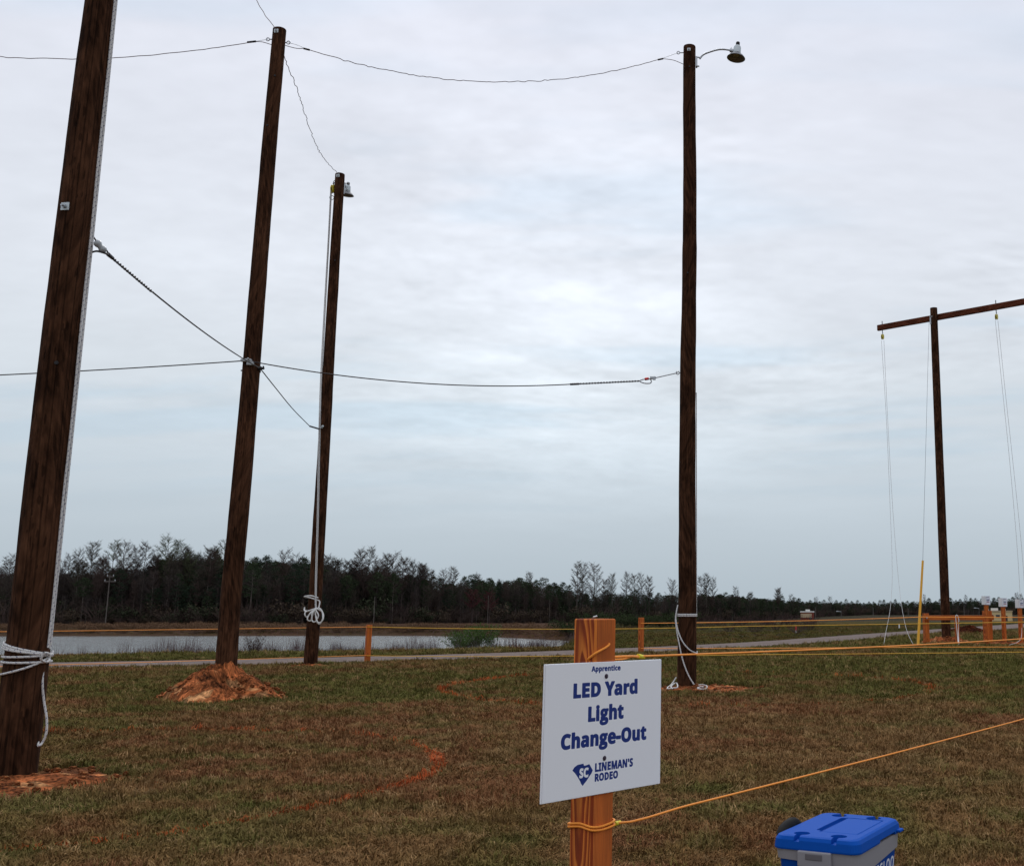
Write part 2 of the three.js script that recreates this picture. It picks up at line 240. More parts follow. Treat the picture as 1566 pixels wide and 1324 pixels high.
function postGeo(s, h, chamfer = 0.004) { const sh = new THREE.Shape(), a = s / 2, c = chamfer; sh.moveTo(-a + c, -a); sh.lineTo(a - c, -a); sh.lineTo(a, -a + c); sh.lineTo(a, a - c); sh.lineTo(a - c, a); sh.lineTo(-a + c, a); sh.lineTo(-a, a - c); sh.lineTo(-a, -a + c); sh.closePath();
  const g = new THREE.ExtrudeGeometry(sh, { depth: h + 0.4, bevelEnabled: true, bevelSize: c, bevelThickness: c, bevelSegments: 1, steps: 1 }); g.rotateX(-Math.PI / 2); g.translate(0, -0.4, 0);
  const p = g.attributes.position, n = g.attributes.normal, uv = g.attributes.uv; for (let i = 0; i < p.count; i++) { const onX = Math.abs(n.getX(i)) > Math.abs(n.getZ(i)), q = (onX ? p.getZ(i) : p.getX(i)) / s + 0.5; uv.setXY(i, 0.01 + (onX ? 0 : 0.5) + clamp(q, 0.02, 0.98) * 0.48, p.getY(i) / 1.4); } return g; }

// ---------------------------------------------------------------- the wooden poles
function makePole(name, label, group, base, top, r0, r1, seed, bulges = []) {
  const H = top.y - base.y, t = thing(name, label, 'utility pole', group, [base.x, base.y, base.z]);
  const lean = V((top.x - base.x) / H, 0, (top.z - base.z) / H), N = 90, S = 22, pos = [], uv = [], idx = [];
  const y0 = -0.5, rr = (y, a) => { let r = lerp(r0, r1, clamp(y / H)) * (1 + 0.03 * (noise3(Math.cos(a) * 0.8 + seed, y * 0.7, Math.sin(a) * 0.8) - 0.5) * 2 + 0.022 * (noise3(Math.cos(a) * 2 + seed, y * 3, Math.sin(a) * 2) - 0.5) * 2); for (const [by, amp, len] of bulges) { r *= 1 + amp * (y < by ? smooth(len, 0, by - y) : smooth(0.05, 0, y - by)); } return r; };
  const bend = (y) => 0.02 * (noise3(seed, y * 0.25, 1) - 0.5) * smooth(0, 2, y) * smooth(H, H - 2, y) * 2;
  for (let i = 0; i <= N; i++) { const y = lerp(y0, H, i / N); for (let j = 0; j <= S; j++) { const a = j / S * Math.PI * 2, r = rr(y, a % (Math.PI * 2 - 1e-9)); pos.push(lean.x * y + bend(y) + Math.cos(a) * r, y, lean.z * y + Math.sin(a) * r); uv.push(j / S + seed * 0.37, y / 3.1 + seed * 0.21); } }
  for (let i = 0; i < N; i++) for (let j = 0; j < S; j++) { const a = i * (S + 1) + j, b = a + S + 1; idx.push(a, b, a + 1, b, b + 1, a + 1); }
  const k0 = pos.length / 3; for (const [f, dy] of [[0.97, 0.012], [0.8, 0.022], [0, 0.028]]) for (let j = 0; j <= S; j++) { const a = j / S * Math.PI * 2, r = rr(H, a % (Math.PI * 2 - 1e-9)) * f; pos.push(lean.x * H + Math.cos(a) * r, H + dy, lean.z * H + Math.sin(a) * r); uv.push(j / S, f * 0.05); }
  const rows = [N * (S + 1), k0, k0 + S + 1, k0 + 2 * (S + 1)]; for (let q = 0; q < 3; q++) for (let j = 0; j < S; j++) { const a = rows[q] + j, b = rows[q + 1] + j; idx.push(a, b, a + 1, b, b + 1, a + 1); }
  const g = new THREE.BufferGeometry(); g.setAttribute('position', new THREE.Float32BufferAttribute(pos, 3)); g.setAttribute('uv', new THREE.Float32BufferAttribute(uv, 2)); g.setIndex(idx); g.computeVertexNormals();
  obj('shaft', g, M.pole, t);
  t.userData.at = undefined; delete t.userData.at;
  const pole = { t, base, top, H, lean, r: (y) => lerp(r0, r1, clamp((y - base.y) / H)), c: (y) => V(base.x + lean.x * (y - base.y), y, base.z + lean.z * (y - base.y)) };
  pole.on = (deg, y, off = 0) => { const a = deg * Math.PI / 180, c = pole.c(y), r = pole.r(y) + off; return V(c.x + Math.cos(a) * r, y, c.z + Math.sin(a) * r); };   // 0 = right, 90 = to the camera
  pole.parts = (n, geos, m) => geos.map((q) => pole.part(n, q, m));
  pole.part = (n, geos, m) => { const list = (Array.isArray(geos) ? geos : [geos]).map((q) => q.translate(-base.x, -base.y, -base.z)); return obj(n, list, m, t); };
  pole.yAt = (py) => P(PX, py, -base.z).y;
  return pole;
}
const pw = (w, px, py, depth) => w * (depth * cp + (P(px, py, depth).y - EYE) * sp) / FOC;   // width in pixels to metres
const topAt = (px, py, b) => P(px, py, -b.z);
const zb = poleBase.b.z, zc = poleBase.c.z, ze = poleBase.e.z, za = poleBase.a.z, zd = poleBase.d.z;
const Bp = makePole('utility_pole', 'dark wooden pole rising from the tall red clay mound', 'poles of the practice yard', poleBase.b, topAt(427, 46, poleBase.b), pw(32, 345, 1040, -zb) / 2, pw(19.7, 427, 60, -zb) / 2, 1);
const Cp = makePole('utility_pole', 'dark wooden pole carrying the yard light on a curved arm', 'poles of the practice yard', poleBase.c, topAt(1054.5, 72, poleBase.c), pw(29, 1050, 1040, -zc) / 2, pw(18.2, 1054, 80, -zc) / 2, 2, [[7.55, 0.05, 0.9], [10.3, 0.03, 0.4]]);
const Ep = makePole('utility_pole', 'dark wooden pole with coiled white rope and a light behind its top', 'poles of the practice yard', poleBase.e, topAt(519.5, 267, poleBase.e), pw(20.5, 474, 1015, -ze) / 2, pw(14.2, 519, 275, -ze) / 2, 3);
const aTop = poleBase.a.clone().add(V(poleBase.a.x * 0 + 0.02, 11.3, 0));
{ const q = P(152.5, 2, -za), f = 11.3 / q.y; aTop.x = poleBase.a.x + (q.x - poleBase.a.x) * f; }
const Ap = makePole('utility_pole', 'thick dark pole wrapped in white rope near its foot', 'poles of the practice yard', poleBase.a, aTop, 0.164, 0.095, 4);
const fBase = V(-17.6, 0, -16.4);
const Fp = makePole('utility_pole', 'dark wooden pole at the outer end of the wires', 'poles of the practice yard', fBase, V(-17.5, P(-805, -75, 16.4).y + 0.15, -16.4), 0.15, 0.1, 5);
console.log('pole heights', Bp.H.toFixed(2), Cp.H.toFixed(2), Ep.H.toFixed(2), 'z', zb.toFixed(1), zc.toFixed(1), ze.toFixed(1), za.toFixed(1), zd.toFixed(1));

function eyebolt(pole, deg, y, len = 0.1, name = 'eyebolt', R = 0.026) { const a = pole.on(deg, y, -0.02), b = pole.on(deg, y, len), d = b.clone().sub(a).normalize(), c = b.clone().add(d.clone().multiplyScalar(R)); const side = d.clone().cross(V(0, 1, 0)); pole.part(name, [bar(a, b, 0.010, 0.010, 6), ring(c, R, 0.009, d.clone().cross(V(0, 1, 0)))], M.steel); return c; }
function washer(pole, deg, y, s = 0.075) { const c = pole.on(deg, y, 0.004), n = c.clone().sub(pole.c(y)).setY(0).normalize(), q = new THREE.Quaternion().setFromUnitVectors(V(0, 0, 1), n); const plate = new RoundedBoxGeometry(s, s * 0.92, 0.012, 1, 0.003); plate.applyQuaternion(q); plate.translate(c.x, c.y, c.z); const w = pole.part('washer_plate', plate, M.tag); const e = c.clone().add(n.clone().multiplyScalar(0.045)); pole.part('bolt', [bar(c, e, 0.010, 0.010, 6), bar(c.clone().add(n.clone().multiplyScalar(0.006)), c.clone().add(n.clone().multiplyScalar(0.022)), 0.019, 0.019, 6)], M.steel); }
const yB = (py) => P(427, py, -zb).y, yC = (py) => P(1054, py, -zc).y, yE = (py) => P(519, py, -ze).y, yA = (py) => P(110, py, -za).y;
washer(Ap, 100, yA(324), 0.075);
washer(Bp, 95, yB(52), 0.07); washer(Cp, 95, yC(80), 0.06); washer(Ep, 95, yE(271), 0.08);
const bEyeL = eyebolt(Bp, 180, yB(60), 0.045), bEyeR = eyebolt(Bp, 0, yB(65), 0.03), cEye = eyebolt(Cp, 180, yC(80.5), 0.07);
const cEye2 = eyebolt(Cp, 180, yC(570), 0.02);
const bFront = Bp.on(95, yB(50), 0.04);
for (const [p, deg, y] of [[Bp, 75, yB(120)], [Bp, 100, yB(196)], [Cp, 88, yC(106)], [Cp, 95, yC(420)], [Ap, 70, yA(560)], [Ep, 70, yE(400)]]) { const c = p.on(deg, y, -0.004), n = p.on(deg, y, 0.012); p.part('bolt_head', bar(c, n, 0.018, 0.016, 6), M.dark); }

// ---------------------------------------------------------------- overhead wires
function sagPoints(a, b, sag, n = 60, kink = 0, seed = 1) { const out = []; for (let i = 0; i <= n; i++) { const t = i / n, q = a.clone().lerp(b, t); q.y -= sag * 4 * t * (1 - t); if (kink && i && i < n) { const e = Math.min(1, 8 * t * (1 - t) * 2); q.y += kink * e * (noise3(i * 0.83, seed, 0.5) - 0.5) * 2; q.x += kink * e * (noise3(i * 0.83, seed + 9, 0.5) - 0.5) * 2; q.z += kink * e * (noise3(i * 0.83, seed + 19, 0.5) - 0.5) * 2; } out.push(q); } return out; }
function twist(a, b, R, r, turns, strands = 2) { const d = b.clone().sub(a), L = d.length(); d.normalize(); const s = d.clone().cross(V(0, 1, 0)).normalize(), u = s.clone().cross(d), out = []; for (let k = 0; k < strands; k++) { const pts = []; for (let i = 0; i <= turns * 8; i++) { const t = i / (turns * 8), an = t * turns * 2 * Math.PI + k * 2 * Math.PI / strands; pts.push(a.clone().addScaledVector(d, t * L).addScaledVector(s, Math.cos(an) * R).addScaledVector(u, Math.sin(an) * R)); } out.push(tube(pts, r, turns * 10, 5)); } return out; }
{ // bare kinked service wire, pole to pole
  const g1 = P(466, 74, -zb - 0.0), g2 = P(1012, 89.5, -zc);
  let t = thing('service_wire', 'thin kinked bare wire sagging from the mound pole to the yard light pole', 'wire', 'bare service wires');
  obj('conductor', tube(sagPoints(g1, g2, 0.52, 110, 0.014, 3), 0.0062, 330, 5), M.copper, t);
  objs('dead_end_bail', [tube([bEyeR, bEyeR.clone().lerp(g1, 0.5).add(V(0, 0.01, 0)), g1], 0.004, 8, 4), tube([g2, cEye.clone().lerp(g2, 0.4).add(V(0, 0.0, 0)), cEye], 0.004, 8, 4)], M.steel, t);
  objs('splice_sleeve', [bar(g1.clone().lerp(g2, -0.004), g1.clone().lerp(g2, 0.012).add(V(0, -0.025, 0)), 0.016, 0.016, 6), bar(g2.clone().lerp(g1, 0.012).add(V(0, -0.025, 0)), g2.clone().lerp(g1, -0.004), 0.016, 0.016, 6)], M.dark, t);
  objs('tail_wire', [tube([g1, g1.clone().lerp(bEyeR, 0.5).add(V(0, -0.05, 0)), Bp.on(10, yB(70), 0.004)], 0.006, 10, 4), tube([g2, P(1030, 92, -zc), Cp.on(180, yC(98), 0.004)], 0.006, 10, 4)], M.copper, t);
  const fl = V(-17.4, P(-805, -70, 16.4).y, -16.4), g3 = P(388, 63.5, -zb);
  t = thing('service_wire', 'thin kinked bare wire leaving the mound pole and passing behind the rope-wrapped pole', 'wire', 'bare service wires');
  obj('conductor', tube(sagPoints(g3, fl, 0.88, 90, 0.012, 5), 0.0062, 270, 5), M.copper, t);
  obj('dead_end_bail', tube([bEyeL, bEyeL.clone().lerp(g3, 0.5), g3], 0.004, 8, 4), M.steel, t);
  obj('splice_sleeve', bar(g3.clone().add(V(0.03, 0.004, 0)), g3.clone().add(V(-0.11, -0.012, 0)), 0.016, 0.016, 6), M.dark, t);
  obj('tail_wire', tube([g3, P(400, 64, -zb), Bp.on(170, yB(69), 0.004)], 0.006, 10, 4), M.copper, t);
  t = thing('service_wire', 'thin kinked bare wire dropping steeply onto the top of the mound pole', 'wire', 'bare service wires');
  const aT = Ap.on(-60, 11.0, 0.05), near = [bFront, P(403, 20, -zb + 0.6), P(391, 0, -zb + 1.0), P(380, -30, -zb + 1.9), P(364, -110, -zb + 4), aT];
  { const c = new THREE.CatmullRomCurve3(near, false, 'centripetal').getSpacedPoints(80).map((q, i) => i && i < 80 ? q.add(V((noise3(i * 0.8, 3, 1) - 0.5) * 0.02, (noise3(i * 0.8, 6, 1) - 0.5) * 0.03, 0)) : q); obj('conductor', tube(c, 0.0062, 240, 5), M.copper, t); }
  t = thing('service_wire', 'thin kinked bare wire slanting from the mound pole down to the coiled rope pole', 'wire', 'bare service wires');
  const e0 = Bp.on(20, yB(84), 0.01), e1 = Ep.on(110, yE(266), 0.01), mids = [e0, P(453, 135, lerp(-zb, -ze, 0.25)), P(469, 184, lerp(-zb, -ze, 0.5)), P(484, 224, lerp(-zb, -ze, 0.72)), P(500, 249, lerp(-zb, -ze, 0.9)), e1];
  { const c = new THREE.CatmullRomCurve3(mids, false, 'centripetal').getSpacedPoints(90).map((q, i) => i && i < 90 ? q.add(V((noise3(i * 0.8, 13, 1) - 0.5) * 0.035, (noise3(i * 0.8, 16, 1) - 0.5) * 0.03, 0)) : q); obj('conductor', tube(c, 0.0062, 270, 5), M.copper, t); }
}
{ // heavier cables lower down
  const clampB = P(379, 552, -zb - Bp.r(yB(552)) - 0.02 + 0.0);
  const front = V(clampB.x, clampB.y, zb + Bp.r(clampB.y) + 0.04);
  const gripA = P(872, 587.5, lerp(-zb, -zc, 0.75)), thim = P(978, 582.5, -zc + 0.1), bolt = P(1001, 578, -zc + 0.05);
  let t = thing('guy_cable', 'black cable with a red thimble strung level to the yard light pole', 'cable', 'cables strung across the poles');
  obj('conductor', tube([...sagPoints(front, gripA, 0.16, 30)], 0.0088, 90, 6), M.wire, t);
  obj('preformed_grip', [...twist(gripA, thim, 0.009, 0.008, 12), bar(gripA.clone(), gripA.clone().lerp(thim, 0.12), 0.019, 0.019, 6)], M.grip, t);
  obj('thimble', tube([thim, thim.clone().add(V(0.1, 0.035, 0)), thim.clone().add(V(0.19, 0.03, 0)), thim.clone().add(V(0.2, -0.03, 0)), thim.clone().add(V(0.09, -0.04, 0))], 0.011, 30, 6, true), M.steel, t);
  obj('marker_sleeve', bar(thim.clone().add(V(0.09, 0.03, 0.01)), thim.clone().add(V(0.16, 0.042, 0.01)), 0.024, 0.024, 8), M.red, t);
  obj('clevis', [new RoundedBoxGeometry(0.10, 0.05, 0.05, 2, 0.012).translate(bolt.x - 0.03, bolt.y + 0.005, bolt.z), bar(bolt.clone().add(V(-0.03, -0.03, 0.03)), bolt.clone().add(V(0.02, -0.03, 0.03)), 0.012, 0.012, 6)], M.steel, t);
  obj('anchor_rod', bar(bolt, cEye2.clone(), 0.010, 0.010, 6), M.steel, t);
  t = thing('guy_cable', 'black cable running from the mound pole away behind the rope-wrapped pole', 'cable', 'cables strung across the poles');
  const fl = V(-17.5, P(-700, 590, 16.4).y, -16.4), f0 = front.clone().add(V(-0.09, 0, -0.01));
  obj('conductor', tube(sagPoints(f0, fl, 0.10, 30), 0.0088, 90, 6), M.wire, t);
  { // the clamp that holds both, bolted to the pole
    const c = front; Bp.part('cable_clamp', [new RoundedBoxGeometry(0.16, 0.045, 0.06, 2, 0.012).translate(c.x - 0.03, c.y + 0.01, c.z - 0.015), bar(c.clone().add(V(0.02, -0.02, -0.06)), c.clone().add(V(0.02, 0.03, 0.05)), 0.014, 0.014, 6), new RoundedBoxGeometry(0.10, 0.06, 0.06, 2, 0.01).translate(c.x + 0.03, c.y - 0.035, c.z - 0.03)], M.porcelain); }
  // from the thick pole across the front of the mound pole and on to the rope pole
  const brk = P(397, 563, -zb - 0.05), a0 = Ap.on(-25, yA(357), 0.0), ins = P(152.5, 377, -za), gs = P(166, 390, -za + 0.15), ge = P(232, 446, -za + 1.2), eEnd = P(488, 656, -ze - 0.14), eMid = P(473, 651.5, -ze - 0.35);
  Bp.part('side_bracket', [bar(Bp.on(8, brk.y - 0.01, -0.03), brk.clone().add(V(0.06, 0, 0)), 0.018, 0.018, 8), new THREE.SphereGeometry(0.035, 10, 8).translate(brk.x, brk.y, brk.z), bar(brk.clone().add(V(0.05, -0.02, 0)), brk.clone().add(V(0.05, 0.035, 0)), 0.012, 0.012, 6), bar(brk.clone().add(V(0, -0.01, 0)), brk.clone().add(V(0.01, -0.07, 0)), 0.014, 0.008, 6)], M.dark);
  Bp.part('bolt', bar(Bp.on(188, brk.y - 0.02, -0.02), Bp.on(188, brk.y - 0.02, 0.035), 0.011, 0.011, 6), M.dark);
  t = thing('guy_cable', 'black cable with an insulator and twisted grip leaving the rope-wrapped pole', 'cable', 'cables strung across the poles');
  obj('conductor', [tube(sagPoints(ge, brk, 0.045, 30), 0.0085, 90, 6), tube([brk, P(420, 592, lerp(-zb, -ze, 0.3)), P(447, 625, lerp(-zb, -ze, 0.62)), eMid], 0.0085, 40, 6)], M.wire, t);
  obj('preformed_grip', [...twist(gs, ge, 0.008, 0.0065, 9), bar(gs.clone().lerp(ge, -0.02), gs.clone().lerp(ge, 0.08), 0.018, 0.015, 8)], M.grip, t);
  obj('guy_strand', [bar(a0, ins.clone().lerp(a0, 0.25), 0.0075, 0.0075, 6), tube([ins, ins.clone().lerp(gs, 0.5).add(V(0.01, 0.01, 0)), gs], 0.007, 8, 5)], M.wire, t);
  obj('tail_wire', tube([Ap.on(-20, yA(383.5), 0), P(148, 384, -za), P(158, 386.5, -za), gs], 0.009, 16, 6), M.wire, t);
  { const g = new THREE.LatheGeometry([[0, -0.06], [0.018, -0.058], [0.032, -0.04], [0.03, -0.02], [0.022, 0], [0.03, 0.02], [0.032, 0.04], [0.018, 0.058], [0, 0.06]].map(([a, b]) => new THREE.Vector2(a, b)), 14); const d = gs.clone().sub(a0).normalize(); g.applyQuaternion(new THREE.Quaternion().setFromUnitVectors(V(0, 1, 0), d)); g.translate(ins.x, ins.y, ins.z); obj('strain_insulator', g, M.porcelain, t); }
  obj('end_sleeve', bar(eMid, eEnd, 0.019, 0.019, 6), M.grip, t);
  Ep.part('cable_hook', [bar(Ep.on(95, eEnd.y + 0.02, -0.02), Ep.on(95, eEnd.y + 0.02, 0.11), 0.014, 0.014, 6), new THREE.SphereGeometry(0.032, 8, 6).translate(eEnd.x + 0.07, eEnd.y + 0.06, eEnd.z)], M.tag);
}

// ---------------------------------------------------------------- yard lights
function yardLight(pole, label, root, arm, head, tilt, facing) {
  const t = thing('yard_light', label, 'yard light', 'yard lights on the poles', [head.x, head.y, head.z]);
  const L = (v) => v.clone().sub(head);
  const q = new THREE.Quaternion().setFromEuler(new THREE.Euler(tilt[0], 0, tilt[1]));
  const put = (g) => { g.applyQuaternion(q); return g; };
  const lathe = (pts, n = 28) => put(new THREE.LatheGeometry(pts.map(([a, b]) => new THREE.Vector2(a, b)), n));
  obj('bracket_arm', tube(arm.map(L), 0.0165, 40, 10), M.steel, t);
  const r0 = L(root), pl = new RoundedBoxGeometry(0.03, 0.20, 0.09, 2, 0.006); pl.rotateY(-facing); pl.translate(r0.x, r0.y - 0.05, r0.z);
  obj('mounting_plate', [pl, bar(r0.clone().add(V(0, 0.045, 0)), L(arm[0]).add(V(0, 0.03, 0)), 0.013, 0.013, 8), bar(r0.clone().add(V(0, -0.13, 0)), r0.clone().add(V(Math.cos(facing) * 0.05, -0.13, Math.sin(facing) * 0.05)), 0.014, 0.014, 6)], M.steel, t);
  const housing = obj('housing', [lathe([[0, 0.165], [0.04, 0.165], [0.058, 0.15], [0.068, 0.12], [0.072, 0.05], [0.078, 0.0], [0.06, -0.01]])], M.tag, t);
  obj('arm_clamp', [put(new RoundedBoxGeometry(0.09, 0.05, 0.07, 2, 0.012).translate(-0.09, 0.05, 0)), put(bar(V(-0.11, 0.03, 0.02), V(-0.11, 0.1, 0.02), 0.008, 0.008, 6))], M.steel, t); obj('hinge_latch', put(new THREE.BoxGeometry(0.05, 0.035, 0.05).translate(0.02, 0.005, 0.075)), M.steel, t);
  const dish = obj('reflector_dish', lathe([[0.06, 0.0], [0.09, -0.012], [0.135, -0.045], [0.165, -0.085], [0.170, -0.092], [0.163, -0.09], [0.13, -0.052], [0.088, -0.02], [0.058, -0.008]]), mat(rgb(0.22, 0.22, 0.23), 0.55, { metalness: 0.3 }), t);
  obj('lens', lathe([[0.0, -0.045], [0.05, -0.04], [0.065, -0.02], [0.06, -0.006], [0, -0.004]], 20), mat(rgb(0.30, 0.29, 0.20), 0.4), dish);
  obj('photocell', [lathe([[0, 0.235], [0.03, 0.235], [0.036, 0.225], [0.037, 0.168], [0, 0.166]], 18)], M.dark, housing);
  return t;
}
{
  const z = -zc, head = P(1126.5, 82, z), root = Cp.on(0, yC(91), 0.02), arm = [P(1070, 90, z), P(1075, 84, z), P(1085, 79.5, z), P(1101, 75.5, z), P(1115, 76.5, z), P(1120, 78, z)];
  yardLight(Cp, 'silver yard light with wide dish at the end of a curved arm', root, arm, head, [-0.05, -0.12], 0);
  const zl = -ze + 0.42, h2 = P(530.5, 293, zl), r2 = Ep.on(-70, yE(285), 0.02), arm2 = [r2.clone().add(V(0.02, 0, -0.02)), r2.clone().lerp(h2, 0.4).add(V(0, 0.17, 0)), h2.clone().add(V(-0.03, 0.10, 0.08)), h2.clone().add(V(-0.02, 0.06, 0.03))];
  const l2 = yardLight(Ep, 'silver yard light half hidden behind the top of the coiled rope pole', r2, arm2, h2, [0.05, -0.08], -1.2);
  Ep.part('step_bolt', bar(Ep.on(-10, yE(279.5), -0.03), Ep.on(-10, yE(279.5), 0.13), 0.011, 0.011, 6), M.steel);
}

// ---------------------------------------------------------------- clay heaped round the poles
const clayTex = tex(512, 512, (u, v) => { const a = tileNoise(u, v, 9, 9, 3, 4), b = tileNoise(u, v, 60, 60, 6, 3), pale = smooth(0.58, 0.70, tileNoise(u, v, 6, 6, 14, 3)); const k = 0.55 + 0.9 * (a - 0.5) + 0.7 * (b - 0.5); const c = mix3([180, 118, 82], [218, 178, 138], pale); return [c[0] * k * 1.35, c[1] * k * 1.3, c[2] * k * 1.25]; });
const clayBump = tex(256, 256, (u, v) => { const k = 255 * tileNoise(u, v, 22, 22, 2, 4); return [k, k, k]; }, false);
M.clay = mat(rgb(0.93, 0.76, 0.61), 1, { map: clayTex, bumpMap: clayBump, bumpScale: 0.03 });
function mound(label, cx, cz, rx, rz, h, seed, lumps = 1, clods = 0) {
  const y0 = landY(cx, cz), t = thing('dirt_mound', label, 'dirt mound', 'clay heaps at the pole feet', [cx, y0, cz]), N = 40, S = 72, pos = [], uv = [], idx = [];
  const prof = (q) => Math.pow(clamp(1 - q), 0.85) * 0.8 + 0.2 * smooth(1, 0.3, q);
  for (let i = 0; i <= N; i++) for (let j = 0; j <= S; j++) { const q = i / N, a = (j % S) / S * Math.PI * 2, e = 1 + 0.35 * (noise3(Math.cos(a) * 1.6 + seed, Math.sin(a) * 1.6, 2) - 0.5) * 2 * 0.8, x = Math.cos(a) * rx * q * e, z = Math.sin(a) * rz * q * e; const n = (fbm(x * 3 + seed, z * 3, 1, 3) - 0.5) * 0.26 * lumps + (fbm(x * 13 + seed, z * 13, 4, 3) - 0.5) * 0.16 * lumps; pos.push(x, Math.max(-0.06, h * prof(q) + n * Math.min(0.35, h + 0.05) * smooth(1.02, 0.8, q) * 1.6 - 0.03 * smooth(0.9, 1, q) + 0.004 - (h < 0.1 ? 0.03 * smooth(0.3, 0.95, q) : 0)), z); uv.push(x / 1.3 + seed, z / 1.3); }
  for (let i = 0; i < N; i++) for (let j = 0; j < S; j++) { const a = i * (S + 1) + j, b = a + S + 1; idx.push(a, a + 1, b, b, a + 1, b + 1); }
  const g = new THREE.BufferGeometry(); g.setAttribute('position', new THREE.Float32BufferAttribute(pos, 3)); g.setAttribute('uv', new THREE.Float32BufferAttribute(uv, 2)); g.setIndex(idx); g.computeVertexNormals(); obj('heap', g, M.clay, t);
  if (clods) { const r = rng(seed * 31 + 5), list = []; for (let k = 0; k < clods; k++) { const a = r() * 6.283, q = Math.pow(r(), 0.6) * 1.18, s = 0.007 + 0.036 * Math.pow(r(), 4), c = new THREE.IcosahedronGeometry(s, 1), p = c.attributes.position; for (let i = 0; i < p.count; i++) { const f = 0.75 + 0.5 * noise3(p.getX(i) / s * 1.1 + k, p.getY(i) / s * 1.1, p.getZ(i) / s * 1.1); p.setXYZ(i, p.getX(i) * f, p.getY(i) * f * 0.7, p.getZ(i) * f); } const x = Math.cos(a) * rx * q, z = Math.sin(a) * rz * q; c.translate(x, h * prof(Math.min(1, q)) + s * 0.2, z); list.push(c); } const m = obj('clods', list.map((c) => { const d = clean(c); d.computeVertexNormals(); return d; }), M.clay, t); m.userData.kind = 'stuff'; }
  return t;
}
mound('tall heap of red clay with pale sandy streaks round a pole foot', poleBase.b.x - 0.02, poleBase.b.z + 0.05, 0.98, 0.95, 0.46, 3, 1.7, 420);
mound('flat scatter of orange clay at the foot of the rope-wrapped pole', poleBase.a.x + 0.12, poleBase.a.z + 0.22, 1.15, 0.8, 0.04, 5, 1.3, 260);
mound('low skirt of orange clay under the yard light pole', poleBase.c.x + 0.2, poleBase.c.z + 0.3, 1.15, 1.15, 0.05, 7, 1.3, 260);
mound('thin ring of orange clay round the coiled rope pole', poleBase.e.x - 0.02, poleBase.e.z + 0.1, 0.75, 0.65, 0.08, 9, 1.1, 120);
mound('crumbly pale clay heap in front of the crossarm frame post', poleBase.d.x - 0.15, poleBase.d.z + 1.1, 1.15, 0.9, 0.28, 11, 1.6, 120);
mound('long low clay bank between the small white signs', G(1545, 988).x, G(1545, 988).z, 1.7, 0.7, 0.16, 13, 1.4, 50);
mound('thin red scrape of clay in the grass below the loose hand line', G(1340, 995).x, G(1340, 995).z, 1.1, 0.45, 0.035, 17, 0.8, 20);
{ const q = G(1485, 971); mound('dark earth pile beside the lane behind the crossarm frame', q.x, q.z - 0.5, 1.5, 1.1, 0.42, 19, 1.2, 0).children[0].material = mat(rgb(0.16, 0.10, 0.085), 1, { map: clayTex, bumpMap: clayBump, bumpScale: 0.03 }); }

// ---------------------------------------------------------------- ropes on the poles
function wrapPts(p, y0, y1, d0, d1, off = 0.012, tilt = 0, tiltDeg = 90, n = 40) { const out = []; for (let i = 0; i <= n; i++) { const t = i / n, d = lerp(d0, d1, t), y = lerp(y0, y1, t) + tilt * Math.cos((d - tiltDeg) * Math.PI / 180); out.push(p.on(d, y, off)); } return out; }
{
  const t = thing('hand_line', 'white rope with blue flecks wound round the thick pole and hanging in a loop', 'rope', 'white hand lines');
  const yl = (py) => P(40, py, -za).y, r = 0.0095;
  const up = []; for (let i = 0; i <= 24; i++) { const y = lerp(yl(990), 10.9, i / 24); up.push(Ap.on(lerp(6, 2, i / 24), y, 0.011 + 0.003 * Math.sin(i * 1.7))); }
  const up2 = []; for (let i = 0; i <= 24; i++) { const y = lerp(yl(992), 10.9, i / 24); up2.push(Ap.on(lerp(-2, -5, i / 24), y, 0.013 + 0.006 * Math.sin(Math.PI * Math.min(1, i / 16)) )); }
  obj('strand', tube(up, r, 120, 8), M.rope, t); obj('strand', tube(up2, r, 120, 8), M.rope, t);
  const w1 = wrapPts(Ap, yl(984), yl(1002), 200, -130, 0.012, 0.025, 180, 50), w2 = wrapPts(Ap, yl(987), yl(1004), 205, -120, 0.014, 0.022, 180, 50), w2b = wrapPts(Ap, yl(991), yl(1003), 190, -140, 0.016, 0.015, 180, 50);
  const w3 = wrapPts(Ap, yl(1003), yl(1000), 200, -150, 0.013, -0.008, 90, 50), w4 = wrapPts(Ap, yl(1010), yl(1013), 200, -150, 0.013, -0.006, 90, 50), w5 = wrapPts(Ap, yl(1036), yl(1000), 205, -30, 0.014, -0.035, 90, 50);
  obj('wrap', [w1, w2, w2b, w3, w4, w5].map((w) => tube(w, r, 120, 8)), M.rope, t);
  obj('knot', tube([P(66, 998, -za - 0.12), P(74, 1000, -za - 0.05), P(75, 1007, -za - 0.03), P(70, 1012, -za - 0.1), P(62, 1008, -za - 0.16), P(66, 998, -za - 0.17)], r, 40, 8), M.rope, t);
  obj('tail_loop', tube([P(66, 1012, -za), P(64, 1045, -za - 0.02), P(66, 1070, -za), P(70.5, 1100, -za), P(69.5, 1122, -za), P(64, 1135, -za), P(58.5, 1141, -za - 0.03), P(57.5, 1128, -za + 0.04), P(60, 1085, -za + 0.02), P(63, 1050, -za)], r, 80, 8), M.rope, t);
}
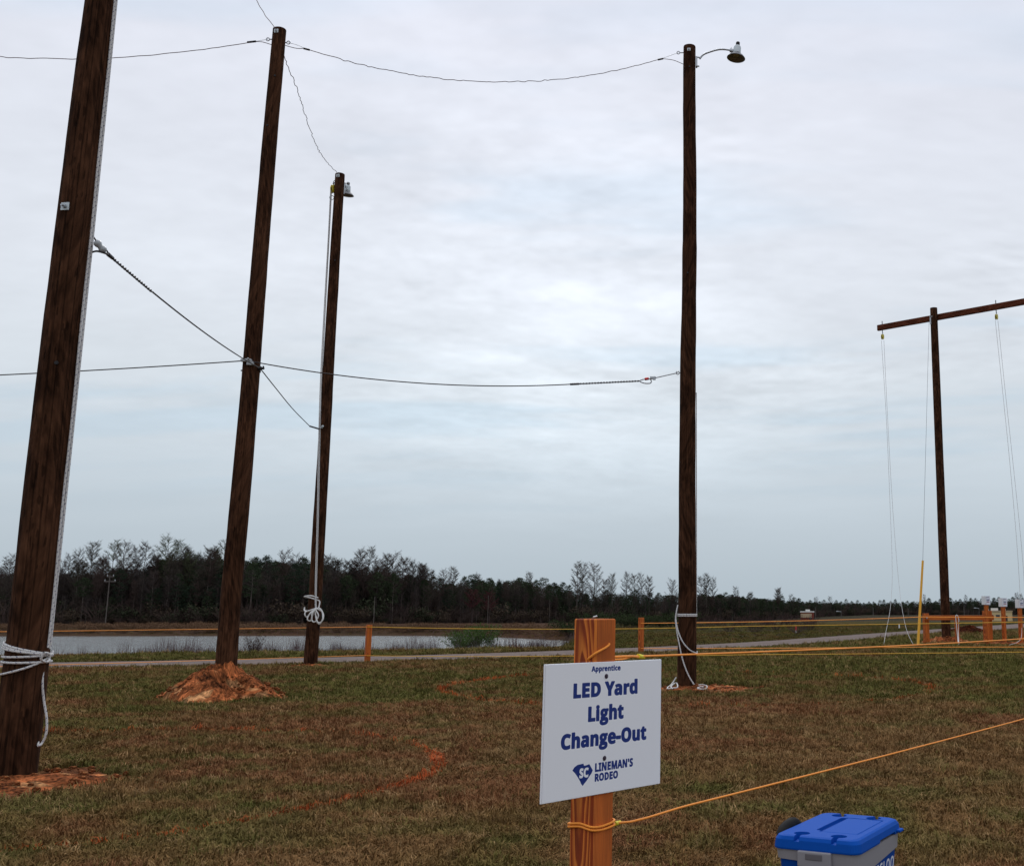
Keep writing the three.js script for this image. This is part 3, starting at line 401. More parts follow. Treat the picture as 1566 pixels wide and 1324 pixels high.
function pulley(label, top, group, s = 1, turn = 0.9) {
  const t = thing('pulley_block', label, 'pulley', group, [top.x, top.y, top.z]);
  obj('hook', [tube([V(0, 0.0, 0), V(0.022 * s, -0.03 * s, 0), V(0.004 * s, -0.07 * s, 0), V(-0.018 * s, -0.05 * s, 0)], 0.008 * s, 20, 6), bar(V(0, 0, 0), V(0, -0.10 * s, 0), 0.009 * s, 0.009 * s, 6)], M.dark, t);
  const sh = new THREE.Shape(); sh.absellipse(0, -0.2 * s, 0.07 * s, 0.11 * s, 0, Math.PI * 2);
  for (const q of [-1, 1]) { const g = new THREE.ExtrudeGeometry(sh, { depth: 0.008 * s, bevelEnabled: true, bevelSize: 0.004, bevelThickness: 0.004, bevelSegments: 1, curveSegments: 14 }); g.translate(0, 0, q * 0.03 * s - 0.004 * s); g.rotateY(turn); obj('cheek', g, M.yellow, t); }
  const w = new THREE.CylinderGeometry(0.055 * s, 0.055 * s, 0.03 * s, 16); w.rotateX(Math.PI / 2); w.translate(0, -0.2 * s, 0); w.rotateY(turn); obj('sheave', w, M.dark, t);
  return t;
}
{ // the coil rope and its pulley at the far pole
  const z = -ze - 0.02, hook = P(509.5, 277.5, z);
  Ep.part('hanger_bolt', [bar(Ep.on(180, yE(276.5), -0.02), V(hook.x, Ep.on(180, yE(276.5)).y, hook.z), 0.012, 0.012, 6)], M.steel);
  pulley('yellow pulley hung beside the top of the coiled rope pole', hook, 'yellow pulley blocks', 0.95, 1.3);
  const t = thing('hand_line', 'white doubled rope hanging down a pole to a bunch of loops', 'rope', 'white hand lines');
  const zf = -ze - Ep.r(1.2) - 0.06;
  obj('strand', tube([P(506.5, 291, z), P(503, 360, z), P(496.5, 480, z - 0.02), P(491, 590, z - 0.06), P(488.5, 680, z - 0.12), P(486, 800, zf), P(483.2, 900, zf), P(483, 931, zf)], 0.012, 90, 8), M.rope, t);
  obj('strand', tube([P(505, 291, z - 0.05), P(501.6, 360, z - 0.05), P(494.8, 480, z - 0.07), P(489.2, 590, z - 0.10), P(486.6, 680, z - 0.15), P(484.4, 800, zf - 0.02), P(481.6, 900, zf - 0.02), P(481.8, 931, zf - 0.02)], 0.011, 90, 8), M.rope, t);
  obj('hook_ring', ring(P(507, 302, z), 0.05, 0.010, V(0.3, 0, 1)), M.steel, t);
  obj('wrap', [tube([P(486, 914, zf), P(476, 911, zf), P(467, 911.5, -ze - 0.12), P(465, 912.5, -ze + 0.02), P(474, 914, zf), P(482, 916.5, zf), P(488, 919, zf + 0.03), P(487.5, 927, zf), P(486, 931, zf)], 0.014, 60, 7), tube([P(465.5, 929, -ze - 0.08), P(465, 933, -ze - 0.12), P(470, 934.5, zf), P(478, 932, zf - 0.02), P(484, 930, zf - 0.02)], 0.018, 40, 7)], M.ropePlain, t);
  const loop = (...q) => tube([P(482.5, 931, zf - 0.04), ...q.map(([x, y], i) => P(x, y, zf - 0.03 - 0.02 * (i % 3)))], 0.0145, 60, 7, true);
  obj('coil_loop', loop([474, 933], [466.5, 936], [466, 941], [469, 943.5], [473, 939]), M.ropePlain, t);
  obj('coil_loop', loop([476, 935], [471.5, 941], [469.5, 947], [473, 949.5], [476.5, 946], [476.5, 939]), M.ropePlain, t);
  obj('coil_loop', loop([481.5, 938], [484, 946], [484.5, 951], [487.5, 954], [491, 951], [493, 944], [491.5, 935]), M.ropePlain, t);
  obj('coil_loop', loop([488, 930], [494, 940], [493, 948], [488, 952], [483.5, 950], [486.5, 941]), M.ropePlain, t);
  obj('coil_loop', loop([476, 946], [479, 951], [483, 949], [482, 940]), M.ropePlain, t);
}
{ // the rope on the light pole
  const t = thing('hand_line', 'white rope tied round the yard light pole with loops on the ground', 'rope', 'white hand lines');
  const zf = -zc - Cp.r(1) - 0.02, zs = -zc - 0.03, yl = (py) => P(1050, py, -zc).y, r = 0.0115;
  obj('wrap', [0, 0.024].map((d) => tube(wrapPts(Cp, yl(939.5) - d, yl(939.5) - d, 215, -170, 0.012, 0, 90, 40), r, 100, 7)), M.rope, t);
  obj('strand', tube([P(1036.5, 925, zs), P(1034, 938, zs - 0.05), P(1033, 948, zs - 0.06), P(1035, 965, zs - 0.1), P(1038.5, 984, zf - 0.02), P(1044, 1009, zf - 0.02), P(1053, 1033, zf - 0.02), P(1061, 1046, zf), P(1066, 1052, zf - 0.05)], r, 90, 7), M.rope, t);
  obj('strand', tube([P(1035, 932, zs), P(1033.5, 945, zs - 0.06), P(1037, 965, zf), P(1045, 983, zf - 0.02), P(1055, 994, zf), P(1063, 998, zs - 0.05), P(1065.5, 999, zs + 0.05), P(1066, 996, zs + 0.12)], r, 80, 7), M.rope, t);
  const gy = (x, y, h = 0.065) => G(x, y, h);
  obj('ground_loop', tube([P(1064, 1049, -zc - 0.1), gy(1072, 1047), gy(1079, 1048), gy(1080.5, 1052), gy(1076, 1054), gy(1067, 1052.5), gy(1072, 1050, 0.07), gy(1077, 1050.5, 0.08)], r, 60, 7), M.rope, t);
  obj('ground_loop', tube([P(1034, 1036, zs), P(1028, 1045, zs - 0.1), gy(1021, 1051), gy(1022, 1053.5), gy(1028, 1052), gy(1034, 1052, 0.07), P(1034, 1044, zs), gy(1026, 1050, 0.08), gy(1029, 1053.5)], r, 60, 7), M.rope, t);
  const up = []; for (let i = 0; i <= 20; i++) up.push(Cp.on(-8, lerp(yl(940), yl(600), i / 20), 0.010)); obj('strand', tube(up, 0.009, 80, 6), M.rope, t);
}

// ---------------------------------------------------------------- crossarm frame at the right
let armPoint;
{
  const b = poleBase.d, top = P(1428, 471, -zd), t = thing('crossarm_frame', 'two dark poles joined by a long reddish crossarm with rope pulleys', 'pole frame', null, [b.x, 0, b.z]);
  const armY = P(1428, 484, -zd).y, left = P(1342.5, 501, 44.6 + (-zd - 43)), dir = V(0.80, 0, 0.60).normalize();
  const c = V(top.x, armY, zd - 0.26), u = V(0.80, 0, 0.60).normalize(); const len = 9.6;
  { const l = P(1342.5, 501, -zd + 1.9), d2 = c.clone().sub(l).setY(0).normalize(); u.copy(d2); c.copy(l); }
  const a0 = c.clone().setY(armY); armPoint = (s, dy = 0) => V(a0.x + u.x * s, armY + dy, a0.z + u.z * s);
  const shaft = (base, tp, r0, r1, seed) => { const N = 60, S = 18, pos = [], uv = [], idx = []; for (let i = 0; i <= N; i++) for (let j = 0; j <= S; j++) { const a = (j % S) / S * Math.PI * 2, f = i / N, y = lerp(-0.4, tp.y, f), r = lerp(r0, r1, f) * (1 + 0.06 * (noise3(Math.cos(a) + seed, y, Math.sin(a)) - 0.5)); pos.push(lerp(base.x, tp.x, f) - b.x + Math.cos(a) * r, y, lerp(base.z, tp.z, f) - b.z + Math.sin(a) * r); uv.push(j / S + seed, y / 3.1); } for (let i = 0; i < N; i++) for (let j = 0; j < S; j++) { const a = i * (S + 1) + j, q = a + S + 1; idx.push(a, q, a + 1, q, q + 1, a + 1); } const k = pos.length / 3; pos.push(tp.x - b.x, tp.y + 0.03, tp.z - b.z); uv.push(0.5, 0); for (let j = 0; j < S; j++) idx.push(N * (S + 1) + j, k, N * (S + 1) + j + 1); const g = new THREE.BufferGeometry(); g.setAttribute('position', new THREE.Float32BufferAttribute(pos, 3)); g.setAttribute('uv', new THREE.Float32BufferAttribute(uv, 2)); g.setIndex(idx); g.computeVertexNormals(); return g; };
  obj('pole', shaft(b, top, pw(14.6, 1448, 975, -zd) / 2, pw(11, 1428, 480, -zd) / 2, 7), M.pole, t);
  const p2 = armPoint(7.6, 0).add(V(-u.z * 0.26, 0, u.x * 0.26 * 0)).add(V(0, 0, 0.25)); obj('pole', shaft(V(p2.x, 0, p2.z), V(p2.x, top.y, p2.z), 0.2, 0.14, 8), M.pole, t);
  const arm = new RoundedBoxGeometry(9.6, 0.235, 0.12, 2, 0.012); const uv = arm.attributes.uv, ps = arm.attributes.position; for (let i = 0; i < uv.count; i++) uv.setXY(i, ps.getY(i) * 3 + ps.getZ(i) * 2, ps.getX(i) / 3.1);
  arm.rotateY(Math.atan2(-u.z, u.x)); const m = armPoint(4.8); arm.translate(m.x - b.x, m.y, m.z - b.z); obj('crossarm', arm, mat(rgb(0.40, 0.20, 0.165), 0.9, { map: woodTex, bumpMap: woodBump, bumpScale: 0.004 }), t);
  const pxOf = (v) => PX + FOC * v.x / (-v.z * cp + (v.y - EYE) * sp), armS = (px) => { let lo = 0, hi = 9; for (let k = 0; k < 40; k++) { const m = (lo + hi) / 2; if (pxOf(armPoint(m)) < px) lo = m; else hi = m; } return lo; }, S1 = armS(1349.5), S2 = armS(1523.5);
  for (const s of [S1, S2]) { const q = armPoint(s).sub(V(b.x, 0, b.z)); obj('eyebolt', [bar(q.clone().add(V(0, -0.2, 0)), q.clone().add(V(0, 0.26, 0)), 0.017, 0.017, 6)], M.dark, t); }
  const cl = P(1423, 487, -zd - 0.15).sub(V(b.x, 0, b.z)); obj('clamp_bracket', [new RoundedBoxGeometry(0.05, 0.28, 0.04, 2, 0.01).translate(cl.x, cl.y - 0.1, cl.z), bar(cl.clone().add(V(-0.03, 0.08, 0)), cl.clone().add(V(0.08, 0.08, 0)), 0.02, 0.02, 6)], M.steel, t);
  const w0 = armPoint(2.25, -0.1).sub(V(b.x, 0, b.z));
  // hand lines over the two pulleys
  const q1 = armPoint(S1, -0.2), q2 = armPoint(S2, -0.2), d1 = -q1.z, d2 = -q2.z;
  pulley('yellow pulley under the free end of the crossarm', q1, 'yellow pulley blocks', 1.0); pulley('yellow pulley under the crossarm beside its upright pole', q2, 'yellow pulley blocks', 1.0);
  const px1 = (v) => PX + FOC * v.x / (-v.z * cp + (v.y - EYE) * sp), s1 = px1(q1), s2 = px1(q2);
  let h = thing('hand_line', 'pair of loose white ropes hanging from the crossarm end to the grass', 'rope', 'white hand lines');
  const y1 = (py, d) => P(1350, py, d).y;
  obj('strand', tube([q1.clone().add(V(-0.05, -0.35, 0)), P(s1 + 6, 640, d1 - 0.4), P(s1 + 12, 780, d1 - 1.2), P(s1 + 15, 880, d1 - 2.4), P(s1 + 12, 930, d1 - 3.6), P(s1 + 5, 968, d1 - 5), G(1351, 989, 0.03), G(1347, 993, 0.02)], 0.0068, 120, 6), M.rope, h);
  obj('strand', tube([q1.clone().add(V(0.05, -0.35, 0)), P(s1 + 8, 640, d1 - 0.4), P(s1 + 16, 780, d1 - 1.2), P(s1 + 24, 880, d1 - 2.4), P(s1 + 30, 930, d1 - 3.6), P(s1 + 38, 966, d1 - 5), G(1396.5, 985, 0.1), G(1397, 990, 0.03), G(1395, 994, 0.02)], 0.0068, 120, 6), M.rope, h);
  h = thing('hand_line', 'white ropes dropping from the inner crossarm pulley to the clay bank', 'rope', 'white hand lines');
  obj('strand', tube([q2.clone().add(V(-0.05, -0.35, 0)), P(s2 + 10, 600, d2), P(s2 + 22, 720, d2), P(s2 + 33, 850, d2 - 0.3), P(s2 + 38, 940, d2 - 0.6), P(1563, 968, 41), G(1556, 982, 0.2), G(1544, 986, 0.15)], 0.0068, 120, 6), M.rope, h);
  obj('strand', tube([q2.clone().add(V(0.05, -0.35, 0)), P(s2 + 14, 600, d2), P(s2 + 27, 720, d2), P(s2 + 40, 850, d2 - 0.3), P(s2 + 46, 940, d2 - 0.6), P(1572, 980, 41), G(1575, 988, 0.1)], 0.0068, 120, 6), M.rope, h);
  // yellow stick on its thin line
  const st = thing('hot_stick', 'long yellow fibreglass pole standing on end in the grass', 'hot stick', null);
  const f0 = G(1403.5, 992, 0), zt = -f0.z, f1 = P(1404.2, 986, zt), f2 = P(1411.5, 857, zt);
  obj('shaft', bar(f1, f2, 0.045, 0.036, 10), M.stick, st); obj('ferrule', bar(f0.clone().setY(0.0), f1, 0.02, 0.03, 8), M.steel, st);
  const ln = thing('tag_line', 'hair thin line from crossarm down to the yellow stick', 'rope', null); obj('line', bar(f2, armPoint(armS(1421), -0.1), 0.0055, 0.0055, 5), M.grip, ln);
}

// ---------------------------------------------------------------- sign on its post
const signC = V(-0.3775, 0, -4.275), signU = V(0.375, 0, -0.49).normalize(), signN = V(0.49, 0, 0.375).normalize(), signTurn = Math.atan2(0.49, 0.375);
{
  const TL = P(831, 1016, 4.03), TR = P(1009, 1008, 4.52), BL = P(829, 1230, 4.03), BR = P(1008, 1198, 4.52);
  signU.copy(TR.clone().sub(TL).setY(0).normalize()); signN.set(-signU.z, 0, signU.x); signC.copy(TL).add(TR).add(BL).add(BR).multiplyScalar(0.25);
  const turn = Math.atan2(signN.x, signN.z), W = TR.clone().sub(TL).setY(0).length(), Hs = (TL.y - BL.y + TR.y - BR.y) / 2, roll = Math.atan2((TR.y + BR.y - TL.y - BL.y) / 2, W);
  console.log('sign', W.toFixed(3), Hs.toFixed(3), roll.toFixed(4), signC.toArray().map((v) => v.toFixed(3)).join(' '));
  const S = 0.104, back = 0.006, pc = signC.clone().addScaledVector(signN, -(S / 2 + back)); pc.addScaledVector(signU, 0.002);
  const post = thing('sign_post', 'square orange stained timber post behind the white sign', 'post', 'timber rope posts', [pc.x, 0, pc.z], turn);
  const ph = P(905, 946, -pc.z).y; obj('timber', postGeo(S, ph - 0.004), M.post, post);
  const holeR = P(924, 985.5, 1), hy = P(924, 985.5, 4.22).y; 
  const hole = (x, y, z, rx, ry) => { const g = new THREE.CylinderGeometry(0.0085, 0.0085, 0.003, 14); g.rotateX(Math.PI / 2); g.rotateY(ry); g.translate(x, y, z); return obj('bored_hole', g, M.dark, post); };
  hole(0.018, hy, S / 2 + 0.0005, 0, 0); hole(-S / 2 - 0.0005, P(889, 1009, 4.2).y, 0.022, 0, -Math.PI / 2);
  obj('staple', [bar(V(-0.01, ph + 0.006, 0.0), V(0.03, ph + 0.009, -0.02), 0.003, 0.003, 5)], M.steel, post);
  // orange rope through the holes and on to the right
  const world = (x, y, z) => V(x, y, z).applyAxisAngle(V(0, 1, 0), turn).add(V(pc.x, 0, pc.z));
  const r = 0.0043, rope = thing('barrier_rope', 'orange rope threaded through the top of the sign post', 'rope', 'orange barrier ropes'), farPost = V(4.75, 0, -12.9);
  const hA = world(0.018, hy, S / 2 + 0.004), hB = world(-S / 2 - 0.004, P(889, 1009, 4.2).y, 0.022), corner = world(-S / 2 - 0.006, (hy + P(889, 1009, 4.2).y) / 2 - 0.005, S / 2 + 0.007);
  obj('threaded_end', tube([world(0.018, hy, S / 2 - 0.02), hA, world(0.004, hy - 0.008, S / 2 + 0.008), corner, hB, world(-S / 2 + 0.01, P(889, 1009, 4.2).y, 0.022)], r, 40, 8), M.orange, rope);
  const back1 = world(S / 2 + 0.006, P(934, 1006, 4.3).y, 0), knot = P(980, 1003.5, 4.72), f1 = V(farPost.x, 1.05, farPost.z);
  const at1566 = P(1566, 970.5, 8.95); { const d = at1566.clone().sub(knot), k = (farPost.z - knot.z) / d.z; f1.copy(knot).addScaledVector(d, k); }
  obj('line', tube([world(S / 2 - 0.01, P(934, 1006, 4.3).y, 0), back1, P(958, 1003.5, 4.5), knot, ...sagPoints(knot, f1, 0.03, 20).slice(1)], r, 140, 7), M.orange, rope);
  obj('line', tube([world(S / 2 - 0.01, P(934, 1009, 4.3).y, 0.01), P(950, 1008, 4.45), P(966, 1004.5, 4.6), knot.clone().add(V(0.0, -0.004, 0.004))], r * 0.8, 30, 7), M.orange, rope);
  obj('tape_knot', [bar(P(976, 1003.2, 4.69), P(984, 1005, 4.76), 0.0095, 0.009, 8), bar(P(983, 1004, 4.75), P(986.5, 1003.2, 4.78), 0.006, 0.003, 6)], M.yellowTape, rope);
  // lower rope
  const low = thing('barrier_rope', 'orange rope looped round the sign post below the sign', 'rope', 'orange barrier ropes');
  const ly = P(905, 1268, 4.2).y, e = S / 2 + 0.006, sq = (dy, k = 0) => [[-e, -e, 0.002], [0, -e, 0], [e, -e, 0.006], [e, 0, 0.008], [e, e, 0.004], [0, e, -0.004], [-e, e, 0.002], [-e, 0, 0.008]].map(([x, z, q]) => world(x, ly + dy + q + k * x, z));
  obj('loop', [tube(sq(0.002, 0.05), r, 60, 7, true), tube(sq(-0.010, 0.02), r, 60, 7, true)], M.orange, low);
  const l0 = world(e, ly + 0.012, 0.0), l1 = P(944, 1258.5, 4.42), l2 = P(1566, 1095, 8.95), lf = l1.clone().addScaledVector(l2.clone().sub(l1), (farPost.z - l1.z) / (l2.z - l1.z));
  obj('line', tube([l0, l1, ...sagPoints(l1, lf, 0.02, 20).slice(1)], r, 120, 7), M.orange, low);
  obj('tape_knot', bar(P(940, 1259.5, 4.4), P(948, 1257.5, 4.46), 0.0085, 0.0075, 8), M.yellowTape, low);
  const p2 = thing('fence_post', 'square orange timber post at the end of the nearest ropes', 'post', 'timber rope posts', [farPost.x, 0, farPost.z], 0.6); obj('timber', postGeo(0.104, 1.25), M.post, p2);
  p2.position.set(farPost.x + 0.04, 0, farPost.z - 0.06);
  // the sign itself
  const cw = 1280, ch = Math.round(cw * Hs / W), cv = document.createElement('canvas'); cv.width = cw; cv.height = ch; const x = cv.getContext('2d');
  x.fillStyle = '#f1f2f5'; x.fillRect(0, 0, cw, ch); x.fillStyle = '#16307a';
  const fit = (s, u0, u1, v0, v1, font, caps = 0.729) => { const hpx = (v1 - v0) * ch / caps; x.save(); x.font = font.replace('$', hpx.toFixed(1) + 'px'); const w = x.measureText(s).width; x.translate(u0 * cw, v1 * ch); x.scale((u1 - u0) * cw / w, 1); x.textBaseline = 'alphabetic'; x.fillText(s, 0, 0); x.lineWidth = hpx * 0.075; x.strokeStyle = x.fillStyle; x.lineJoin = 'round'; x.strokeText(s, 0, 0); x.restore(); };
  const F = 'bold $ sans-serif';
  fit('Apprentice', 0.371, 0.622, 0.027, 0.066, F); fit('LED Yard', 0.216, 0.784, 0.153, 0.258, F); fit('Light', 0.342, 0.655, 0.335, 0.443, F); fit('Change-Out', 0.131, 0.865, 0.523, 0.630, F);
  fit("LINEMAN'S", 0.413, 0.747, 0.768, 0.829, F); fit('RODEO', 0.413, 0.616, 0.847, 0.902, F);
  const L = (u, v) => [lerp(0.231, 0.399, u) * cw, lerp(0.756, 0.920, v) * ch];
  x.beginPath(); [[0.0, 0.24], [0.10, 0.10], [0.24, 0.02], [0.44, 0.0], [0.54, 0.0], [0.55, 0.08], [0.60, 0.10], [0.82, 0.06], [1.0, 0.36], [0.93, 0.50], [0.80, 0.66], [0.68, 0.82], [0.58, 0.92], [0.52, 1.0], [0.44, 0.90], [0.38, 0.76], [0.26, 0.56], [0.12, 0.36]].forEach(([a, b], i) => i ? x.lineTo(...L(a, b)) : x.moveTo(...L(a, b))); x.closePath(); x.fill();
  x.fillStyle = '#f1f2f5'; fit('SC', 0.288, 0.364, 0.792, 0.858, F);
  const face = new THREE.CanvasTexture(cv); face.colorSpace = THREE.SRGBColorSpace; face.magFilter = THREE.LinearFilter;
  const sgn = thing('event_sign', 'white plastic sign lettered in blue fixed to the timber post', 'sign', null, [signC.x, signC.y, signC.z], turn); sgn.rotation.order = 'YXZ'; sgn.rotation.z = roll;
  const panel = new RoundedBoxGeometry(W, Hs, 0.008, 1, 0.0015); const board = obj('panel', panel, mat(rgb(0.86, 0.87, 0.90), 0.45), sgn);
  const pr = new THREE.PlaneGeometry(W - 0.004, Hs - 0.004); pr.translate(0, 0, 0.0052); obj('printed_face', pr, mat(rgb(1, 1, 1), 0.42, { map: face }), board);
  for (const [u, v] of [[0.496, 0.112], [0.494, 0.735]]) { const q = V((u - 0.5) * W, (0.5 - v) * Hs, 0.006); obj('screw', [bar(q, q.clone().add(V(0, 0, 0.004)), 0.0055, 0.004, 12), bar(q.clone().add(V(0, 0, -0.001)), q.clone().add(V(0, 0, 0.0012)), 0.0085, 0.0085, 14)], mat(rgb(0.07, 0.05, 0.07), 0.5, { metalness: 0.6 }), sgn); }
}

// ---------------------------------------------------------------- rope fence beyond the poles
function fencePost(label, px, pyBase, pyTop, s = 0.104, turn = 0.75) { const b = G(px, pyBase), h = P(px, pyTop, -b.z).y, t = thing('fence_post', label, 'post', 'timber rope posts', [b.x, 0, b.z], turn); obj('timber', postGeo(s, h), M.post, t); return { b, h, t }; }
const f1 = fencePost('short orange timber post on the grass edge before the pond', 561, 1014, 955.5, 0.115, 0.5), f2 = fencePost('short orange timber post between the sign post and yard light pole', 980, 1001.5, 944.5, 0.115, 0.95);
{
  const eL = V(-19, 0, -16.6), eY = V(11.2, 0, -26.3), eX = V(13.5, 0, -28.5);
  const lp = thing('fence_post', 'orange timber post at the outer corner of the rope fence', 'post', 'timber rope posts', [eL.x, 0, eL.z], 0.3); obj('timber', postGeo(0.115, 1.05), M.post, lp);
  const yp = thing('fence_post', 'orange timber post ending the yellow far rope', 'post', 'timber rope posts', [eY.x, 0, eY.z], 0.3); obj('timber', postGeo(0.115, 1.05), M.post, yp);
  const xp = thing('fence_post', 'orange timber post ending the farther orange rope', 'post', 'timber rope posts', [eX.x, 0, eX.z], 0.6); obj('timber', postGeo(0.115, 1.05), M.post, xp);
  const z1 = -f1.b.z - 0.08, z2 = -f2.b.z - 0.08;
  const run = (label, pts, r, m, sag) => { const t = thing('barrier_rope', label, 'rope', m === M.gold ? 'yellow far ropes' : 'orange barrier ropes'); const all = []; for (let i = 0; i + 1 < pts.length; i++) all.push(...sagPoints(pts[i], pts[i + 1], sag, 14).slice(i ? 1 : 0)); obj('line', tube(all, r, all.length * 3, 5), m, t); };
  run('thin orange rope strung across the pond to the short post', [V(eL.x, P(-500, 974, 16.6).y, eL.z + 0.08), P(561, 958.5, z1)], 0.0065, M.orange, 0.02);
  run('thin low orange rope along the near pond bank', [V(eL.x, 0.27, eL.z + 0.08), P(561, 1002, z1)], 0.0065, M.orange, 0.02);
  run('yellow rope at waist height passing behind the sign post', [P(561, 958.5, z1), P(870, 962, 28.2), P(1140, 957.5, 27.6), V(eY.x, P(1600, 945, 26.3).y, eY.z)], 0.0075, M.gold, 0.015);
  run('low yellow rope just over the grass behind the sign', [P(561, 1002.5, z1), P(870, 1003, 28.2), P(1140, 1001, 27.6), V(eY.x, P(1600, 992.5, 26.3).y, eY.z)], 0.0075, M.gold, 0.015);
  run('orange rope leaving the top of the short post beyond the sign', [P(980, 953, z2), P(1410, 943.5, 30.5), V(eX.x, P(1600, 940, 28.5).y, eX.z)], 0.010, M.orange, 0.03);
  run('low orange rope leaving the foot of the short post beyond the sign', [P(980, 991.5, z2), P(1410, 989.5, 30.5), V(eX.x, P(1600, 987, 28.5).y, eX.z)], 0.010, M.orange, 0.01);
}
{ // the timber rail stand under the crossarm, and the posts with small signs
  const zB = -G(1417, 987).z, t = thing('timber_stand', 'orange timber rail bolted across upright posts under the crossarm', 'rail stand', null, [G(1465, 987).x, 0, -zB]);
  const L = (v) => V(v.x - t.position.x, v.y, v.z - t.position.z);
  const up = (px, w, top, depth) => { const b = P(px, 986, depth), g = postGeo(w, P(px, top, depth).y); g.rotateY(0.35); g.translate(b.x - t.position.x, 0, b.z - t.position.z); obj('upright', g, M.post, t); };
  up(1417.5, 0.16, 938, zB); up(1465, 0.12, 948, zB + 0.3); up(1512, 0.24, 934, zB);
  const r0 = L(P(1413, 944.5, zB - 0.16)), r1 = L(P(1520, 944.5, zB - 0.16)), len = r1.clone().sub(r0).length(), rail = new RoundedBoxGeometry(len, 0.165, 0.09, 1, 0.006), uv = rail.attributes.uv, ps = rail.attributes.position; for (let i = 0; i < uv.count; i++) uv.setXY(i, 0.52 + (ps.getY(i) + 0.0825) / 0.165 * 0.45, ps.getX(i) / 1.4); rail.translate((r0.x + r1.x) / 2, (r0.y + r1.y) / 2, (r0.z + r1.z) / 2); obj('rail', rail, M.post, t);
  for (const px of [1417.5, 1510]) { const q = L(P(px, 944.5, zB - 0.22)); obj('bolt', bar(q, q.clone().add(V(0, 0, 0.05)), 0.035, 0.03, 8), M.steel, t); }
  const rp = thing('hand_line', 'short white rope draped over the timber rail', 'rope', 'white hand lines'), zr = zB - 0.3;
  obj('strand', tube([P(1467, 950, zr), P(1464.5, 941, zr), P(1462.3, 940.5, zr), P(1463, 955, zr - 0.02), P(1465, 975, zr - 0.05), G(1466.5, 988.5, 0.02)], 0.015, 60, 7), M.ropePlain, rp); obj('strand', tube([P(1464, 942, zr + 0.12), P(1466, 952, zr + 0.15), P(1466, 965, zr + 0.12), G(1467, 988, 0.02)], 0.011, 30, 6), M.ropePlain, rp);
  const cv = document.createElement('canvas'); cv.width = 128; cv.height = 160; const x = cv.getContext('2d'); x.fillStyle = '#dfe2ec'; x.fillRect(0, 0, 128, 160); x.fillStyle = '#3a3f60'; x.fillRect(34, 12, 60, 8); x.fillStyle = '#33406f'; x.fillRect(22, 62, 84, 14); x.fillRect(34, 84, 60, 10); x.fillStyle = '#8d3a4a'; x.fillRect(26, 108, 76, 12);
  const face = new THREE.CanvasTexture(cv); face.colorSpace = THREE.SRGBColorSpace; const fm = mat(rgb(1, 1, 1), 0.5, { map: face });
  for (const [px, top, k, d] of [[1511, 918, 0, -0.35], [1537, 921, 1, -0.1], [1562.5, 923, 2, 0]]) {
    const D = zB - 0.2 + d, b = P(px, 985, D), h = P(px, top, D).y, p = thing('fence_post', ['tall orange post with twin white placards beside the rail end', 'tall orange post with twin white placards standing on the clay bank', 'tall orange post with twin white placards at the far side of the bank'][k], 'post', 'placard posts', [b.x, 0, b.z], 0.6); obj('timber', postGeo(0.11, h), M.post, p);
    for (const [q, a] of [[0, 0.55], [1, -1.02]]) { const s = thing('placard', ['small white placard facing the viewer on a tall orange post', 'small white placard turned edgewise on a tall orange post'][q], 'placard', ['front placards', 'side placards'][q], [b.x + (q ? -0.075 : 0.045), h + 0.0, b.z + (q ? 0.045 : 0.08)], a); const pn = obj('panel', new RoundedBoxGeometry(0.24, 0.30, 0.008, 1, 0.002), M.white, s); const g = new THREE.PlaneGeometry(0.236, 0.296); g.translate(0, 0, 0.0055); if (!q) obj('printed_face', g, fm, pn); }
  }
}

